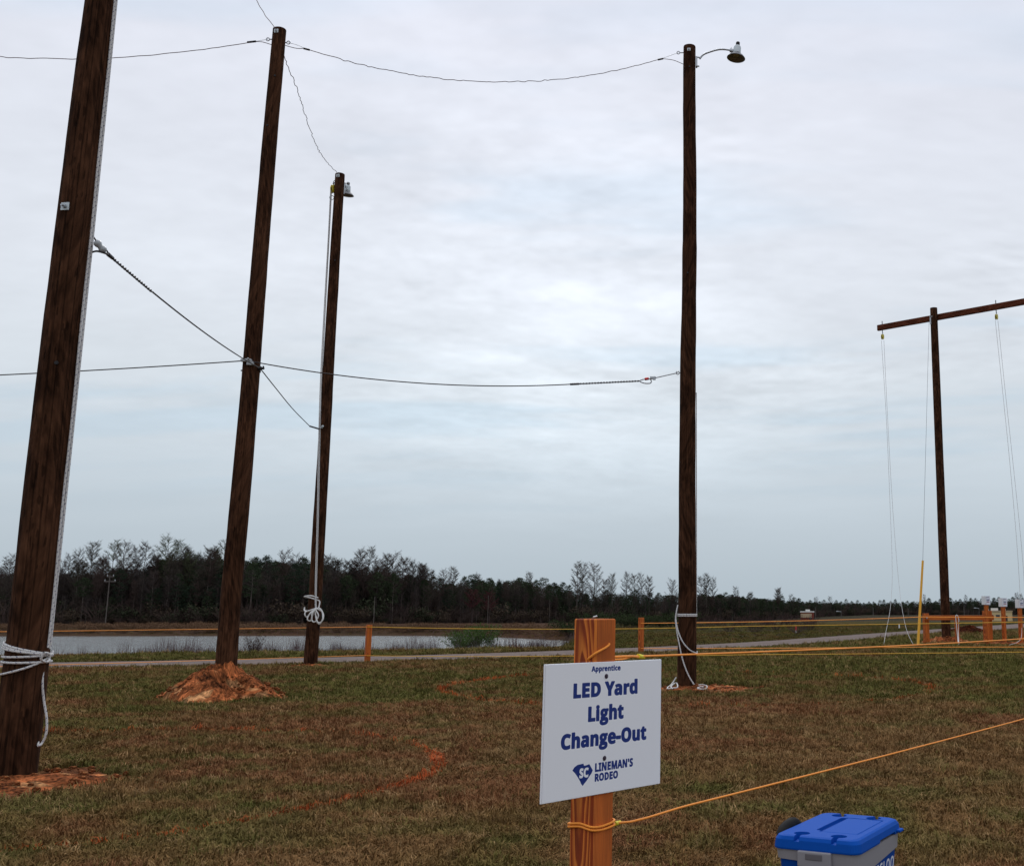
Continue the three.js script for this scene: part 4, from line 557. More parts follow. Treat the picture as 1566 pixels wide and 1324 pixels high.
// ---------------------------------------------------------------- cooler
{
  const c = thing('cooler', 'blue and grey plastic wheeled cooler with black handle standing in the grass', 'cooler', null, [0.518, 0, -4.815], Math.atan2(0.437, 0.9) * -1);
  // own axes: x across the short latch end, z along the long side, latch end at +z
  const Lz = 0.545, Wx = 0.338, H = 0.392, blue = new THREE.MeshPhysicalMaterial({ color: rgb(0.004, 0.072, 0.38), roughness: 0.6, specularIntensity: 0.1 }), deep = new THREE.MeshPhysicalMaterial({ color: rgb(0.004, 0.055, 0.29), roughness: 0.6, specularIntensity: 0.1 }), grey = mat(rgb(0.27, 0.26, 0.275), 0.6, { specularIntensity: 0.3 }), black = new THREE.MeshPhysicalMaterial({ color: rgb(0.009, 0.009, 0.010), roughness: 0.8, specularIntensity: 0.3 });
  const rr = (w, l, r, n = 6) => { const pts = []; for (const [sx, sz, a0] of [[1, 1, 0], [-1, 1, 1], [-1, -1, 2], [1, -1, 3]]) for (let k = 0; k <= n; k++) { const a = (a0 + k / n) * Math.PI / 2; pts.push([sx * (w / 2 - r) + Math.cos(a) * r, sz * (l / 2 - r) + Math.sin(a) * r]); } return pts; };
  const loft = (rows, capTop = true) => { const pos = [], idx = [], n = rows[0].length; rows.forEach((q) => q.forEach((v) => pos.push(...v))); for (let i = 0; i < rows.length - 1; i++) for (let j = 0; j < n; j++) { const a = i * n + j, b = i * n + (j + 1) % n; idx.push(a, a + n, b, b, a + n, b + n); } if (capTop) { const k = pos.length / 3, top = rows[rows.length - 1]; const m = top.reduce((s, v) => [s[0] + v[0] / n, s[1] + v[1] / n, s[2] + v[2] / n], [0, 0, 0]); pos.push(...m); const o = (rows.length - 1) * n; for (let j = 0; j < n; j++) idx.push(o + j, k, o + (j + 1) % n); } const g = new THREE.BufferGeometry(); g.setAttribute('position', new THREE.Float32BufferAttribute(pos, 3)); g.setIndex(idx); let q = g.toNonIndexed(); q.computeVertexNormals(); return q; };
  const rowAt = (w, l, y, r = 0.04) => rr(w, l, r).map(([x, z]) => [x, typeof y === 'function' ? y(x, z) : y, z]);
  obj('body', loft([rowAt(Wx - 0.07, Lz - 0.07, 0.03), rowAt(Wx - 0.06, Lz - 0.06, 0.05), rowAt(Wx - 0.016, Lz - 0.016, H)]), deep, c);
  const wave = (x, z) => { const side = x / (Wx / 2), end = z / (Lz / 2); let y = H - 0.034; y -= 0.030 * smooth(0.55, 1, side) * smooth(-0.2, 0.9, end) * 1.0; y -= 0.022 * smooth(0.9, 1, side); return y; };
  const shrink = (y) => lerp(0.06, 0.0, (y - 0.05) / (H - 0.05)); 
  obj('band', loft([rowAt(Wx - 0.030, Lz - 0.030, wave), rowAt(Wx - 0.006, Lz - 0.006, (x, z) => wave(x, z) + 0.003), rowAt(Wx, Lz, H + 0.004), rowAt(Wx - 0.05, Lz - 0.05, H + 0.004)], false), grey, c);
  // lid with cup recesses, open notches and a sunk slot, cut out of a chamfered slab
  const lid = new Brush(loft([rowAt(Wx + 0.012, Lz + 0.012, H + 0.006), rowAt(Wx + 0.014, Lz + 0.014, H + 0.012), rowAt(Wx + 0.006, Lz + 0.006, H + 0.040), rowAt(Wx - 0.010, Lz - 0.010, H + 0.052), rowAt(Wx - 0.03, Lz - 0.03, H + 0.056)]).toNonIndexed());
  { const low = rowAt(Wx + 0.012, Lz + 0.012, H + 0.006); const n = low.length, pos = Array.from(lid.geometry.attributes.position.array), m = [0, H + 0.006, 0]; for (let j = 0; j < n; j++) pos.push(...low[j], ...low[(j + 1) % n], ...m); const g = new THREE.BufferGeometry(); g.setAttribute('position', new THREE.Float32BufferAttribute(pos, 3)); g.computeVertexNormals(); g.setAttribute('uv', new THREE.BufferAttribute(new Float32Array(pos.length / 3 * 2), 2)); lid.geometry = g; }
  lid.updateMatrixWorld(); const ev = new Evaluator(); ev.useGroups = false; ev.attributes = ['position', 'normal', 'uv']; let cut = lid;
  const sub = (g, x, y, z, ry = 0) => { const b = new Brush(g); b.position.set(x, y, z); b.rotation.y = ry; b.updateMatrixWorld(); cut = ev.evaluate(cut, b, SUBTRACTION); };
  const top = H + 0.056;
  for (const sx of [-1, 1]) for (const sz of [-1, 1]) { sub(new THREE.CylinderGeometry(0.033, 0.030, 0.05, 22), sx * 0.075, top, sz * (Lz / 2 - 0.06)); sub(new THREE.BoxGeometry(0.022, 0.030, 0.09), sx * 0.075, top - 0.005, sz * (Lz / 2 + 0.012)); }
  sub(new RoundedBoxGeometry(0.03, 0.04, 0.30, 2, 0.012), -0.035, top, -0.02); sub(new RoundedBoxGeometry(0.16, 0.012, 0.33, 2, 0.005), 0.05, top + 0.001, -0.015);
  sub(new THREE.BoxGeometry(0.05, 0.022, 0.20), Wx / 2, H + 0.006, -0.08);
  cut.geometry.computeBoundingBox(); const lidMesh = obj('lid', cut.geometry, blue, c);
  obj('lid_pad', new RoundedBoxGeometry(0.15, 0.014, 0.32, 2, 0.006).translate(0.051, top - 0.007, -0.015), blue, lidMesh);
  const latch = obj('latch', [new RoundedBoxGeometry(0.135, 0.058, 0.022, 2, 0.006).translate(0.0, H - 0.022, Lz / 2 + 0.006)], grey, c);
  obj('latch_slot', new RoundedBoxGeometry(0.068, 0.022, 0.004, 1, 0.002).translate(0.0, H - 0.012, Lz / 2 + 0.0175), mat(rgb(0.13, 0.12, 0.13), 0.6), latch);
  obj('drain_rib', new RoundedBoxGeometry(0.12, 0.14, 0.018, 2, 0.006).translate(0, H - 0.13, Lz / 2 - 0.014), deep, c);
  obj('lid_tab', new RoundedBoxGeometry(0.022, 0.012, 0.05, 2, 0.005).translate(Wx / 2 + 0.012, H + 0.016, -Lz / 2 + 0.05), blue, lidMesh);
  const hx = -Wx / 2 - 0.018; obj('tow_handle', [tube([V(hx + 0.035, H - 0.01, 0.175), V(hx + 0.012, H + 0.025, 0.175), V(hx + 0.004, H + 0.048, 0.14), V(hx + 0.004, H + 0.058, 0.08), V(hx + 0.004, H + 0.055, 0.02), V(hx + 0.012, H + 0.025, -0.02), V(hx + 0.035, H - 0.01, -0.02)], 0.021, 50, 10)], black, c);
  for (const s of [-1, 1]) { const w = new THREE.CylinderGeometry(0.075, 0.075, 0.045, 24); w.rotateZ(Math.PI / 2); w.translate(s * (Wx / 2 - 0.05), 0.075, -Lz / 2 + 0.02); obj('wheel', w, black, c); obj('foot', new RoundedBoxGeometry(0.06, 0.036, 0.05, 1, 0.008).translate(s * (Wx / 2 - 0.08), 0.018, Lz / 2 - 0.07), black, c); }
  const font = await new FontLoader().loadAsync('fonts/droid/droid_sans_bold.typeface.json'); const tg = new TextGeometry('IGLOO', { font, size: 0.053, depth: 0.0025, curveSegments: 5, bevelEnabled: false }); tg.computeBoundingBox(); const tw = tg.boundingBox.max.x; tg.translate(-tw / 2, 0, 0); tg.scale(1.0, 1, 1);
  tg.rotateX(0.064); tg.rotateY(Math.PI / 2); tg.translate(Wx / 2 - 0.0190, H - 0.133, -0.105); obj('lettering', tg, mat(rgb(0.7, 0.71, 0.74), 0.5), c);
}

// ---------------------------------------------------------------- far things: woods, shrubs, buildings, distant poles
const lineDepth = (p) => table([[-700, 190], [0, 196], [400, 206], [600, 232], [800, 285], [1000, 330], [1130, 395], [1230, 520], [1320, 640], [1566, 660], [2300, 700]], p);
const depthSlack = (p) => smooth(1150, 1350, p);
const skyline = (p) => table([[-700, 866], [0, 872], [90, 872], [230, 862], [245, 851], [330, 851], [345, 858], [380, 852], [470, 856], [500, 868], [600, 872], [690, 888], [720, 882], [800, 884], [850, 890], [890, 902], [1000, 906], [1100, 905], [1160, 911], [1240, 917], [1330, 919], [1420, 916], [1566, 914], [2300, 914]], p);   // top of the closed wood
const xAt = (p, D) => (p - PX) * D * cp / FOC;   // roughly, at eye level
function tri(pos, a, b, c) { pos.push(a.x, a.y, a.z, b.x, b.y, b.z, c.x, c.y, c.z); }
function stem(pos, pts, r0, r1, sides) { // tapered limb through points, open ended, to a point when r1 is 0
  let prev = null; const n = pts.length - 1;
  for (let i = 0; i <= n; i++) { const d = (i < n ? pts[i + 1].clone().sub(pts[i]) : pts[i].clone().sub(pts[i - 1])).normalize(), s = Math.abs(d.y) > 0.9 ? V(1, 0, 0) : V(0, 1, 0), a = d.clone().cross(s).normalize(), b = d.clone().cross(a), r = lerp(r0, r1, i / n), ringPts = []; for (let k = 0; k < sides; k++) { const t = k / sides * 6.2832; ringPts.push(pts[i].clone().addScaledVector(a, Math.cos(t) * r).addScaledVector(b, Math.sin(t) * r)); } if (prev) for (let k = 0; k < sides; k++) { const q = (k + 1) % sides; tri(pos, prev[k], ringPts[k], prev[q]); if (i < n || r1 > 0) tri(pos, ringPts[k], ringPts[q], prev[q]); } prev = ringPts; }
}
function geoOf(pos, smoothN = false) { const g = new THREE.BufferGeometry(); g.setAttribute('position', new THREE.Float32BufferAttribute(pos, 3)); g.computeVertexNormals(); return g; }
function bareTree(seed, spread, fork) { // 10 m tall: ascending limbs, branches and a haze of twigs
  const r = rng(seed), trunk = [], crown = [], H = 10, forkY = H * fork, lean = (r() - 0.5) * 0.5, tp = []; for (let i = 0; i <= 8; i++) { const y = H * 0.93 * i / 8; tp.push(V(lean * Math.pow(i / 8, 2) + (r() - 0.5) * 0.22 * i / 8, y, (r() - 0.5) * 0.22 * i / 8)); }
  stem(trunk, tp, 0.12, 0.014, 6);
  const at = (y) => { const t = clamp(y / (H * 0.93)) * 8, i = Math.min(7, Math.floor(t)); return tp[i].clone().lerp(tp[i + 1], t - i); };
  const nl = 30;
  for (let k = 0; k < nl; k++) {
    const f = (k + 0.5) / nl, yE = lerp(lerp(forkY, H, 0.12), H * 0.985, f), a = k * 2.4 + r(), len = spread * Math.sqrt(Math.max(0.02, 1 - Math.pow((f - 0.42) / 0.60, 2))) * (0.5 + 0.55 * r()), p0 = at(Math.max(forkY * 0.85, yE - len * (0.55 + 0.75 * r()) - 0.15)), lp = [p0], dyE = yE - p0.y;
    for (let i = 1; i <= 4; i++) { const q = i / 4; lp.push(V(p0.x + Math.cos(a) * len * Math.pow(q, 0.85) + (r() - 0.5) * 0.16, p0.y + dyE * Math.pow(q, 1.15), p0.z + Math.sin(a) * len * Math.pow(q, 0.85) + (r() - 0.5) * 0.16)); }
    stem(k < 7 ? trunk : crown, lp, lerp(0.05, 0.024, f), 0.009, 4);
    for (let b = 0; b < 8; b++) { const q = 0.2 + 0.8 * (b + r()) / 8, i = Math.min(3, Math.floor(q * 4)), s = lp[i].clone().lerp(lp[i + 1], q * 4 - i), ba = a + (r() - 0.5) * 3.2, bl = (0.3 + 0.42 * r()) * (1.2 - q * 0.4), br = 0.1 + 1.0 * r(), bp = [s, s.clone().add(V(Math.cos(ba) * bl * 0.5, bl * 0.5 * br, Math.sin(ba) * bl * 0.5)), s.clone().add(V(Math.cos(ba) * bl * 0.9, bl * br, Math.sin(ba) * bl * 0.9))]; stem(crown, bp, 0.016, 0.007, 3);
      for (let w = 0; w < 12; w++) { const e = 0.2 + 0.8 * r(), s2 = e < 0.5 ? bp[0].clone().lerp(bp[1], e * 2) : bp[1].clone().lerp(bp[2], e * 2 - 1), ta = ba + (r() - 0.5) * 5, tl = 0.18 + 0.36 * r(); stem(crown, [s2, s2.clone().add(V(Math.cos(ta) * tl * 0.75, tl * (-0.05 + 0.85 * r()), Math.sin(ta) * tl * 0.75))], 0.0095, 0, 3); } }
  }
  return { trunk: geoOf(trunk), crown: geoOf(crown) };
}
function pineTree(seed, spread, low) { // 10 m: bare lower trunk, tufted irregular crown of small needle blades
  const r = rng(seed), trunk = [], crown = [], H = 10; const tp = []; for (let i = 0; i <= 6; i++) tp.push(V((r() - 0.5) * 0.12 * i / 6, H * 0.97 * i / 6, (r() - 0.5) * 0.12 * i / 6)); stem(trunk, tp, 0.14, 0.02, 6);
  const n = 34;
  for (let k = 0; k < n; k++) { const f = (k + r()) / n, y = lerp(H * low, H * 0.985, Math.pow(f, 0.8)), a = k * 2.4 + r() * 0.8, len = spread * Math.sin(Math.PI * clamp(0.16 + 0.80 * f)) * (0.5 + 0.75 * r()), c = V(Math.cos(a) * len, y + len * 0.12, Math.sin(a) * len); stem(trunk, [V(0, y - len * 0.18, 0), c.clone().multiplyScalar(1).lerp(V(0, y, 0), 0.4), c], 0.03, 0.008, 3);
    const R = 0.34 + 0.36 * r() * (1.1 - f * 0.5); for (let q = 0; q < 62; q++) { const u = r() * 2 - 1, t = r() * 6.283, s = Math.sqrt(1 - u * u), m = R * Math.pow(r(), 0.45), p = V(c.x + Math.cos(t) * s * m * 1.15, c.y + u * m * 0.62, c.z + Math.sin(t) * s * m * 1.15), d = V(r() - 0.5, r() * 0.7 - 0.15, r() - 0.5).normalize().multiplyScalar(0.16 + 0.12 * r()), e = V(r() - 0.5, r() - 0.5, r() - 0.5).normalize().multiplyScalar(0.06); tri(crown, p.clone().sub(e), p.clone().add(e), p.clone().add(d)); } }
  return { trunk: geoOf(trunk), crown: geoOf(crown) };
}
function shrubGeo(seed, leafy, leaf = 0.05, w = 0.7, n = 26) { // 1 m tall: many stems from the ground, small leaves on them
  const r = rng(seed), st = [], lv = [];
  for (let k = 0; k < n; k++) { const a = r() * 6.283, o = r() * 0.18, l = 0.6 + 0.42 * r(), sp = w * (0.25 + 0.75 * r()) * 0.75, p0 = V(Math.cos(a) * o, 0, Math.sin(a) * o), p1 = V(Math.cos(a) * (o + sp * 0.35), l * 0.5, Math.sin(a) * (o + sp * 0.35)), p2 = V(Math.cos(a + 0.3) * (o + sp), l, Math.sin(a + 0.3) * (o + sp)); stem(st, [p0, p1, p2], 0.011, 0.003, 3);
    for (let b = 0; b < 4; b++) { const e = 0.4 + 0.6 * r(), s = e < 0.5 ? p0.clone().lerp(p1, e * 2) : p1.clone().lerp(p2, e * 2 - 1), ta = a + (r() - 0.5) * 3; stem(st, [s, s.clone().add(V(Math.cos(ta) * 0.1, 0.1 + 0.12 * r(), Math.sin(ta) * 0.1))], 0.005, 0, 3); }
    for (let b = 0; b < leafy; b++) { const e = 0.35 + 0.68 * r(), s = e < 0.5 ? p0.clone().lerp(p1, e * 2) : p1.clone().lerp(p2, Math.min(1.08, e * 2 - 1)), p = s.add(V((r() - 0.5) * 0.2, (r() - 0.3) * 0.18, (r() - 0.5) * 0.2)), d = V(r() - 0.5, r() * 0.8 - 0.1, r() - 0.5).normalize().multiplyScalar(leaf * (1 + r())), q = V(r() - 0.5, r() - 0.5, r() - 0.5).normalize().multiplyScalar(leaf * 0.45); tri(lv, p.clone().sub(q), p.clone().add(q), p.clone().add(d)); } }
  return { stems: geoOf(st), leaves: lv.length ? geoOf(lv) : null };
}
const bark = [mat(rgb(0.075, 0.058, 0.050), 1), mat(rgb(0.12, 0.10, 0.088), 1), mat(rgb(0.055, 0.042, 0.038), 1)], twigs = [mat(rgb(0.062, 0.050, 0.046), 1), mat(rgb(0.072, 0.060, 0.048), 1), mat(rgb(0.074, 0.052, 0.045), 1), mat(rgb(0.080, 0.090, 0.048), 1)];
const needles = [mat(rgb(0.036, 0.050, 0.026), 1), mat(rgb(0.044, 0.056, 0.030), 1), mat(rgb(0.028, 0.042, 0.026), 1)];
const bares = [bareTree(11, 1.25, 0.36), bareTree(12, 1.5, 0.40), bareTree(13, 0.95, 0.46), bareTree(14, 1.35, 0.32), bareTree(15, 0.85, 0.48), bareTree(16, 1.65, 0.42)];
const pines = [pineTree(31, 1.5, 0.42), pineTree(32, 1.25, 0.5), pineTree(33, 1.75, 0.36), pineTree(34, 1.35, 0.58)];
const treeRand = rng(2024);
const spot = (p) => p < 345 ? 'between the rope-wrapped and mound poles' : p < 478 ? 'between the mound and coiled rope poles' : p < 561 ? 'just past the coiled rope pole' : p < 690 ? 'behind the short post' : p < 872 ? 'behind the leafy bushes' : p < 980 ? 'behind the sign post' : p < 1052 ? 'beside the yard light pole' : p < 1225 ? 'before the red building' : p < 1350 ? 'past the red building' : p < 1440 ? 'behind the loose ropes' : 'past the crossarm frame';
function plant(kind, v, px, topPy, D, label, group, bm, cm) {
  const x = xAt(px, D), z = -D, y = landY(x, z), top = P(px, topPy, D).y, h = Math.max(2, top - y), k = h / 10;
  const t = thing(kind, label, 'tree', group, [x, y - 0.1, z], treeRand() * 6.28); t.scale.set(k * (0.85 + 0.3 * treeRand()), k, k * (0.85 + 0.3 * treeRand()));
  const src = kind === 'bare_tree' ? bares[v % bares.length] : pines[v % pines.length];
  obj('trunk', src.trunk, bm, t); obj('crown', src.crown, cm, t); return t;
}
const bareLabel = 'leafless grey tree topping the woods', budLabel = 'tree tinged with pale green buds', pineLabel = 'dark green pine in the woods', farPine = 'small dark pine in the far woods', farBare = 'leafless grey tree past the pond';
for (let k = 0; k < 44; k++) { const px = k < 26 ? lerp(-25, 350, treeRand()) : lerp(480, 690, treeRand()), v = Math.floor(treeRand() * 6); plant('bare_tree', v, px, skyline(px) - 4 - 16 * treeRand(), lineDepth(px) + 8 * treeRand(), bareLabel + ', ' + spot(px), 'bare trees beyond the pond', bark[v % 3], twigs[v % 3]); }
// the trees that stand out against the sky: [x, top, crown variant, depth shift, budding]
for (const [px, py, v, dz, bud] of [[8, 846, 0, 6], [28, 858, 3, 0], [-20, 852, 1, 3], [98, 846, 3, 4], [112, 838, 0, 8], [133, 827, 4, 2], [150, 850, 2, 0], [166, 824, 1, 6, 1], [182, 826, 5, 0], [200, 833, 3, 5], [214, 828, 0, 0], [232, 846, 2, 4], [247, 818, 5, 2, 1], [268, 824, 1, 6, 1], [285, 842, 3, 0, 1], [300, 844, 0, 4], [322, 836, 2, 0, 1], [337, 824, 1, 3, 1], [352, 838, 0, 5], [430, 838, 5, 8], [448, 846, 0, 4], [497, 846, 3, 6], [510, 852, 1, 2], [546, 838, 2, 0], [561, 834, 1, 3], [588, 846, 4, 0], [597, 843, 5, 5], [613, 850, 2, 0], [622, 854, 0, 4], [636, 860, 3, 0], [648, 868, 4, 2], [658, 872, 0, 0], [690, 866, 4, 6], [728, 876, 2, 10]]) plant('bare_tree', v, px, py, lineDepth(px) + dz + 4, (bud ? budLabel : bareLabel) + ', ' + spot(px), bud ? 'budding trees above the woods' : 'bare trees beyond the pond', bark[v % 3], bud ? twigs[3] : twigs[v % 3]);
for (const [px, py, v, dz] of [[808, 874, 4, 12], [882, 857, 1, 0], [890, 860, 3, 4], [908, 860, 5, 0], [925, 884, 2, 3], [936, 876, 4, 0], [958, 874, 0, 0], [970, 876, 1, 4], [980, 875, 3, 2], [992, 880, 2, 0], [1028, 884, 5, 0], [1047, 890, 2, 5], [1072, 880, 1, 2], [1080, 876, 4, 0], [1090, 882, 0, 3], [1125, 896, 3, 0], [1148, 904, 1, 0], [1189, 899, 2, 0], [1192, 898, 4, 3], [1210, 908, 0, 0], [1248, 912, 5, 0], [1270, 911, 1, 0], [1414, 908, 3, 0], [1478, 909, 0, 0], [1556, 905, 5, 0], [1562, 907, 1, 6]]) plant('bare_tree', v, px, py, lineDepth(px) + dz, farBare + ', ' + spot(px), 'bare trees past the pond', bark[v % 3], twigs[v % 3]);
for (let px = -30, i = 0; px < 1600; px += lerp(15, 8.5, smooth(600, 1300, px)) * (0.7 + 0.6 * treeRand()), i++) { // pine crowns along the skyline
  const bareZone = (px < 235 && treeRand() < 0.55) || (px > 905 && px < 1120 && treeRand() < 0.5); if (bareZone) continue;
  const far = px > 1120, jit = (treeRand() - 0.4) * lerp(13, 5, depthSlack(px)); plant('pine_tree', i, px, skyline(px) + jit, lineDepth(px) + 3 + 10 * treeRand(), (far ? farPine : pineLabel) + ', ' + spot(px), far ? 'pines across the field' : 'pines beyond the pond', bark[i % 3], needles[i % 3]);
}
{ // the rest of the wood reads as one mass: rows of trunks, brush and crowns behind and between
  const r = rng(99), lists = [...bares.map(() => []), ...pines.map(() => [])], q = new THREE.Quaternion(), up = V(0, 1, 0);
  for (let k = 0; k < 8600; k++) { const px = k < 5000 ? lerp(-620, 1250, r()) : lerp(1060, 1800, r()), D = lineDepth(px) - 2 + 60 * Math.pow(r(), 1.1), x = xAt(px, D), y = landY(x, -D), lim = P(px, skyline(px) + 3, D).y - y, pine = r() < (px > 1100 ? 0.5 : px < 235 ? 0.10 : 0.30), low = r() < 0.45, h = Math.max(1.5, lim * (low ? 0.28 + 0.4 * r() : pine ? 0.6 + 0.4 * r() : 0.6 + 0.42 * r())), w = h * (low ? 1.3 : 0.85 + 0.35 * r()); q.setFromAxisAngle(up, r() * 6.283); lists[pine ? 6 + Math.floor(r() * 4) : Math.floor(r() * 6)].push(new THREE.Matrix4().compose(V(x, y - 0.1, -D), q.clone(), V(w / 10, h / 10, w / 10))); }
  const wood = new THREE.Group(); wood.name = numbered('woodland'); tag(wood, 'dense grey brown woodland behind the pond and field', 'woods', null, 'stuff'); scene.add(wood);
  [...bares, ...pines].forEach((s, i) => { if (!lists[i].length) return; for (const [n, g, m] of [['trunk', s.trunk, bark[(i + 1) % 3]], ['crown', s.crown, i < 6 ? twigs[i % 3] : needles[i % 3]]]) { const im = new THREE.InstancedMesh(g, m, lists[i].length); lists[i].forEach((w, k) => im.setMatrixAt(k, w)); im.name = n + 's'; im.userData.kind = 'stuff'; wood.add(im); } });
  // undergrowth at the foot of the wood and rough weeds on the far bank
  const shr = [shrubGeo(51, 0, 0.05, 0.9, 34), shrubGeo(52, 16, 0.07, 0.8, 24), shrubGeo(53, 26, 0.08, 0.9, 22)], ls = [[], [], []];
  for (let k = 0; k < 6500; k++) { const px = lerp(-620, 1750, r()), D = lineDepth(px) - 5 + 50 * r(), x = xAt(px, D), y = landY(x, -D), s = (1.0 + 4.2 * r() * r()) * lerp(1, 1.25, depthSlack(px)); q.setFromAxisAngle(up, r() * 6.283); ls[r() < 0.62 ? 0 : r() < 0.5 ? 1 : 2].push(new THREE.Matrix4().compose(V(x, y - 0.05, -D), q.clone(), V(s * 1.4, s, s * 1.4))); }
  const brush = new THREE.Group(); brush.name = numbered('undergrowth'); tag(brush, 'tangled brown undergrowth along the foot of the woods', 'undergrowth', null, 'stuff'); scene.add(brush);
  shr.forEach((s, i) => { for (const [n, g, m] of [['stems', s.stems, [twigs[2], bark[0], bark[2]][i]], ['leaves', s.leaves, [null, mat(rgb(0.075, 0.055, 0.038), 1), mat(rgb(0.040, 0.046, 0.026), 1)][i]]]) if (g && ls[i].length) { const im = new THREE.InstancedMesh(g, m, ls[i].length); ls[i].forEach((w, k) => im.setMatrixAt(k, w)); im.name = n; im.userData.kind = 'stuff'; brush.add(im); } });
  // dry weeds on the far bank
  const wd = []; for (let k = 0; k < 2600; k++) { const px = lerp(-600, 905, r()), D = pondFar(px) + 2 + 60 * r() * r(), x = xAt(px, D), y = landY(x, -D), s = 0.25 + 0.55 * r() * r(); q.setFromAxisAngle(up, r() * 6.283); wd.push(new THREE.Matrix4().compose(V(x, y - 0.03, -D), q.clone(), V(s * 1.8, s, s * 1.8))); }
  const weeds = new THREE.InstancedMesh(shr[1].leaves, mat(rgb(0.135, 0.080, 0.048), 1), wd.length); wd.forEach((w, k) => weeds.setMatrixAt(k, w)); weeds.name = numbered('bank_weeds'); tag(weeds, 'low reddish brown weeds along the far pond bank', 'weeds', null, 'stuff'); scene.add(weeds);
}
function shrub(label, group, px, pyBase, yGuess, D, h, wide, seed, leafy, leaf, cs, cl, category = 'shrub') { const x = xAt(px, D), y = landY(x, -D), g = shrubGeo(seed, leafy, leaf, wide, 30), t = thing('shrub', label, category, group, [x, y - 0.05, -D], seed); t.scale.set(h, h, h); obj('stems', g.stems, cs, t); if (g.leaves) obj('foliage', g.leaves, cl, t); return t; }
const brown = mat(rgb(0.07, 0.05, 0.045), 1), olive = mat(rgb(0.035, 0.048, 0.020), 1), palest = mat(rgb(0.20, 0.18, 0.15), 1), lime = mat(rgb(0.062, 0.105, 0.026), 1), maroon = mat(rgb(0.085, 0.028, 0.032), 1);
{ // red budded tree within the wood, bushes by the water and the thicket past its end
  const rt = plant('bare_tree', 5, 722, 899, 252, 'reddish budding maple low in the woods beyond the pond', 'red maples in the woods', bark[2], maroon); const rt2 = plant('bare_tree', 1, 748, 903, 256, 'reddish budding maple low in the woods beyond the pond', 'red maples in the woods', bark[2], maroon); for (const q of [rt, rt2]) { q.scale.x *= 1.9; q.scale.z *= 1.9; }
  shrub('green leafy bush with pale stems standing at the near shore', 'leafy shore bushes', 737, 0, 0, 67, 1.5, 1.0, 61, 70, 0.045, palest, lime); shrub('green leafy bush with pale stems standing at the near shore', 'leafy shore bushes', 703, 0, 0, 66, 1.2, 1.1, 62, 60, 0.045, palest, lime); shrub('green leafy bush with pale stems standing at the near shore', 'leafy shore bushes', 722, 0, 0, 67.5, 1.4, 0.9, 63, 60, 0.045, palest, lime);
  shrub('dark bush at the near shore beside the coiled rope pole', null, 391, 0, 0, 58.2, 1.05, 0.7, 64, 12, 0.05, brown, brown); shrub('low maroon bush on the near shore past the leafy bushes', null, 772, 0, 0, 69, 0.5, 2.4, 65, 14, 0.05, maroon, maroon); shrub('low maroon bush on the shore at the narrow pond end', null, 832, 0, 0, 73.5, 0.42, 2.0, 66, 14, 0.05, maroon, maroon); shrub('dark low bush at the shore behind the clay mound', null, 327, 0, 0, 57.6, 0.55, 1.6, 67, 14, 0.05, brown, brown);
  const tr = rng(404); let k = 0; for (let px = 872; px < 1060; px += 11 + 7 * tr()) { shrub('dense dark green thicket bush past the narrow end of the pond', 'thicket past the pond', px, 0, 0, 84 + 26 * tr(), 0.75 + 0.5 * tr(), 2.2, 70 + (k % 5), 60, 0.07, brown, olive); k++; }
  for (let px = 1076; px < 1250; px += 13 + 9 * tr()) { shrub('low brown thorny brush on the bank beyond the lane', 'brown brush beyond the lane', px, 0, 0, 66 + 16 * tr(), 0.55 + 0.4 * tr(), 2.0, 75 + (k % 4), 22, 0.05, brown, mat(rgb(0.06, 0.038, 0.034), 1)); k++; }
  shrub('dark rounded bush beside the red topped marker', null, 1218, 0, 0, 60, 0.42, 2.2, 81, 30, 0.05, brown, brown);
}
{ // reeds along the near shore
  const r = rng(515), pos = []; for (let k = 0; k < 7; k++) { const a = r() * 6.28, l = 0.5 + 0.6 * r(), p = V((r() - 0.5) * 0.35, 0, (r() - 0.5) * 0.35); stem(pos, [p, p.clone().add(V(Math.cos(a) * 0.04, l * 0.6, Math.sin(a) * 0.04)), p.clone().add(V(Math.cos(a) * 0.13, l, Math.sin(a) * 0.13))], 0.009, 0.002, 3); }
  const g = geoOf(pos), list = [], q = new THREE.Quaternion(), dens = (p) => table([[-300, 0.15], [60, 0.1], [180, 0.25], [240, 0.8], [330, 0.5], [400, 1], [520, 0.9], [640, 1], [760, 0.6], [870, 0.9], [900, 0]], p) * (0.35 + 1.2 * noise3(p * 0.05, 2, 7)); 
  while (list.length < 650) { const p = lerp(-300, 900, r()); if (r() > dens(p)) continue; const D = pondNear(p) + 1.2 - 3 * r() * r(), x = xAt(p, D), s = 0.55 + 0.75 * r() * noise3(p * 0.06, 1, 3) * 1.5; q.setFromAxisAngle(V(0, 1, 0), r() * 6.28); list.push(new THREE.Matrix4().compose(V(x, Math.max(landY(x, -D), WATER - 0.2) - 0.02, -D), q.clone(), V(1, s, 1))); }
  const im = new THREE.InstancedMesh(g, mat(rgb(0.11, 0.075, 0.075), 1), list.length); list.forEach((m, k) => im.setMatrixAt(k, m)); im.name = numbered('reeds'); tag(im, 'thin dry reeds standing along the near pond shore', 'reeds', null, 'stuff'); scene.add(im);
}
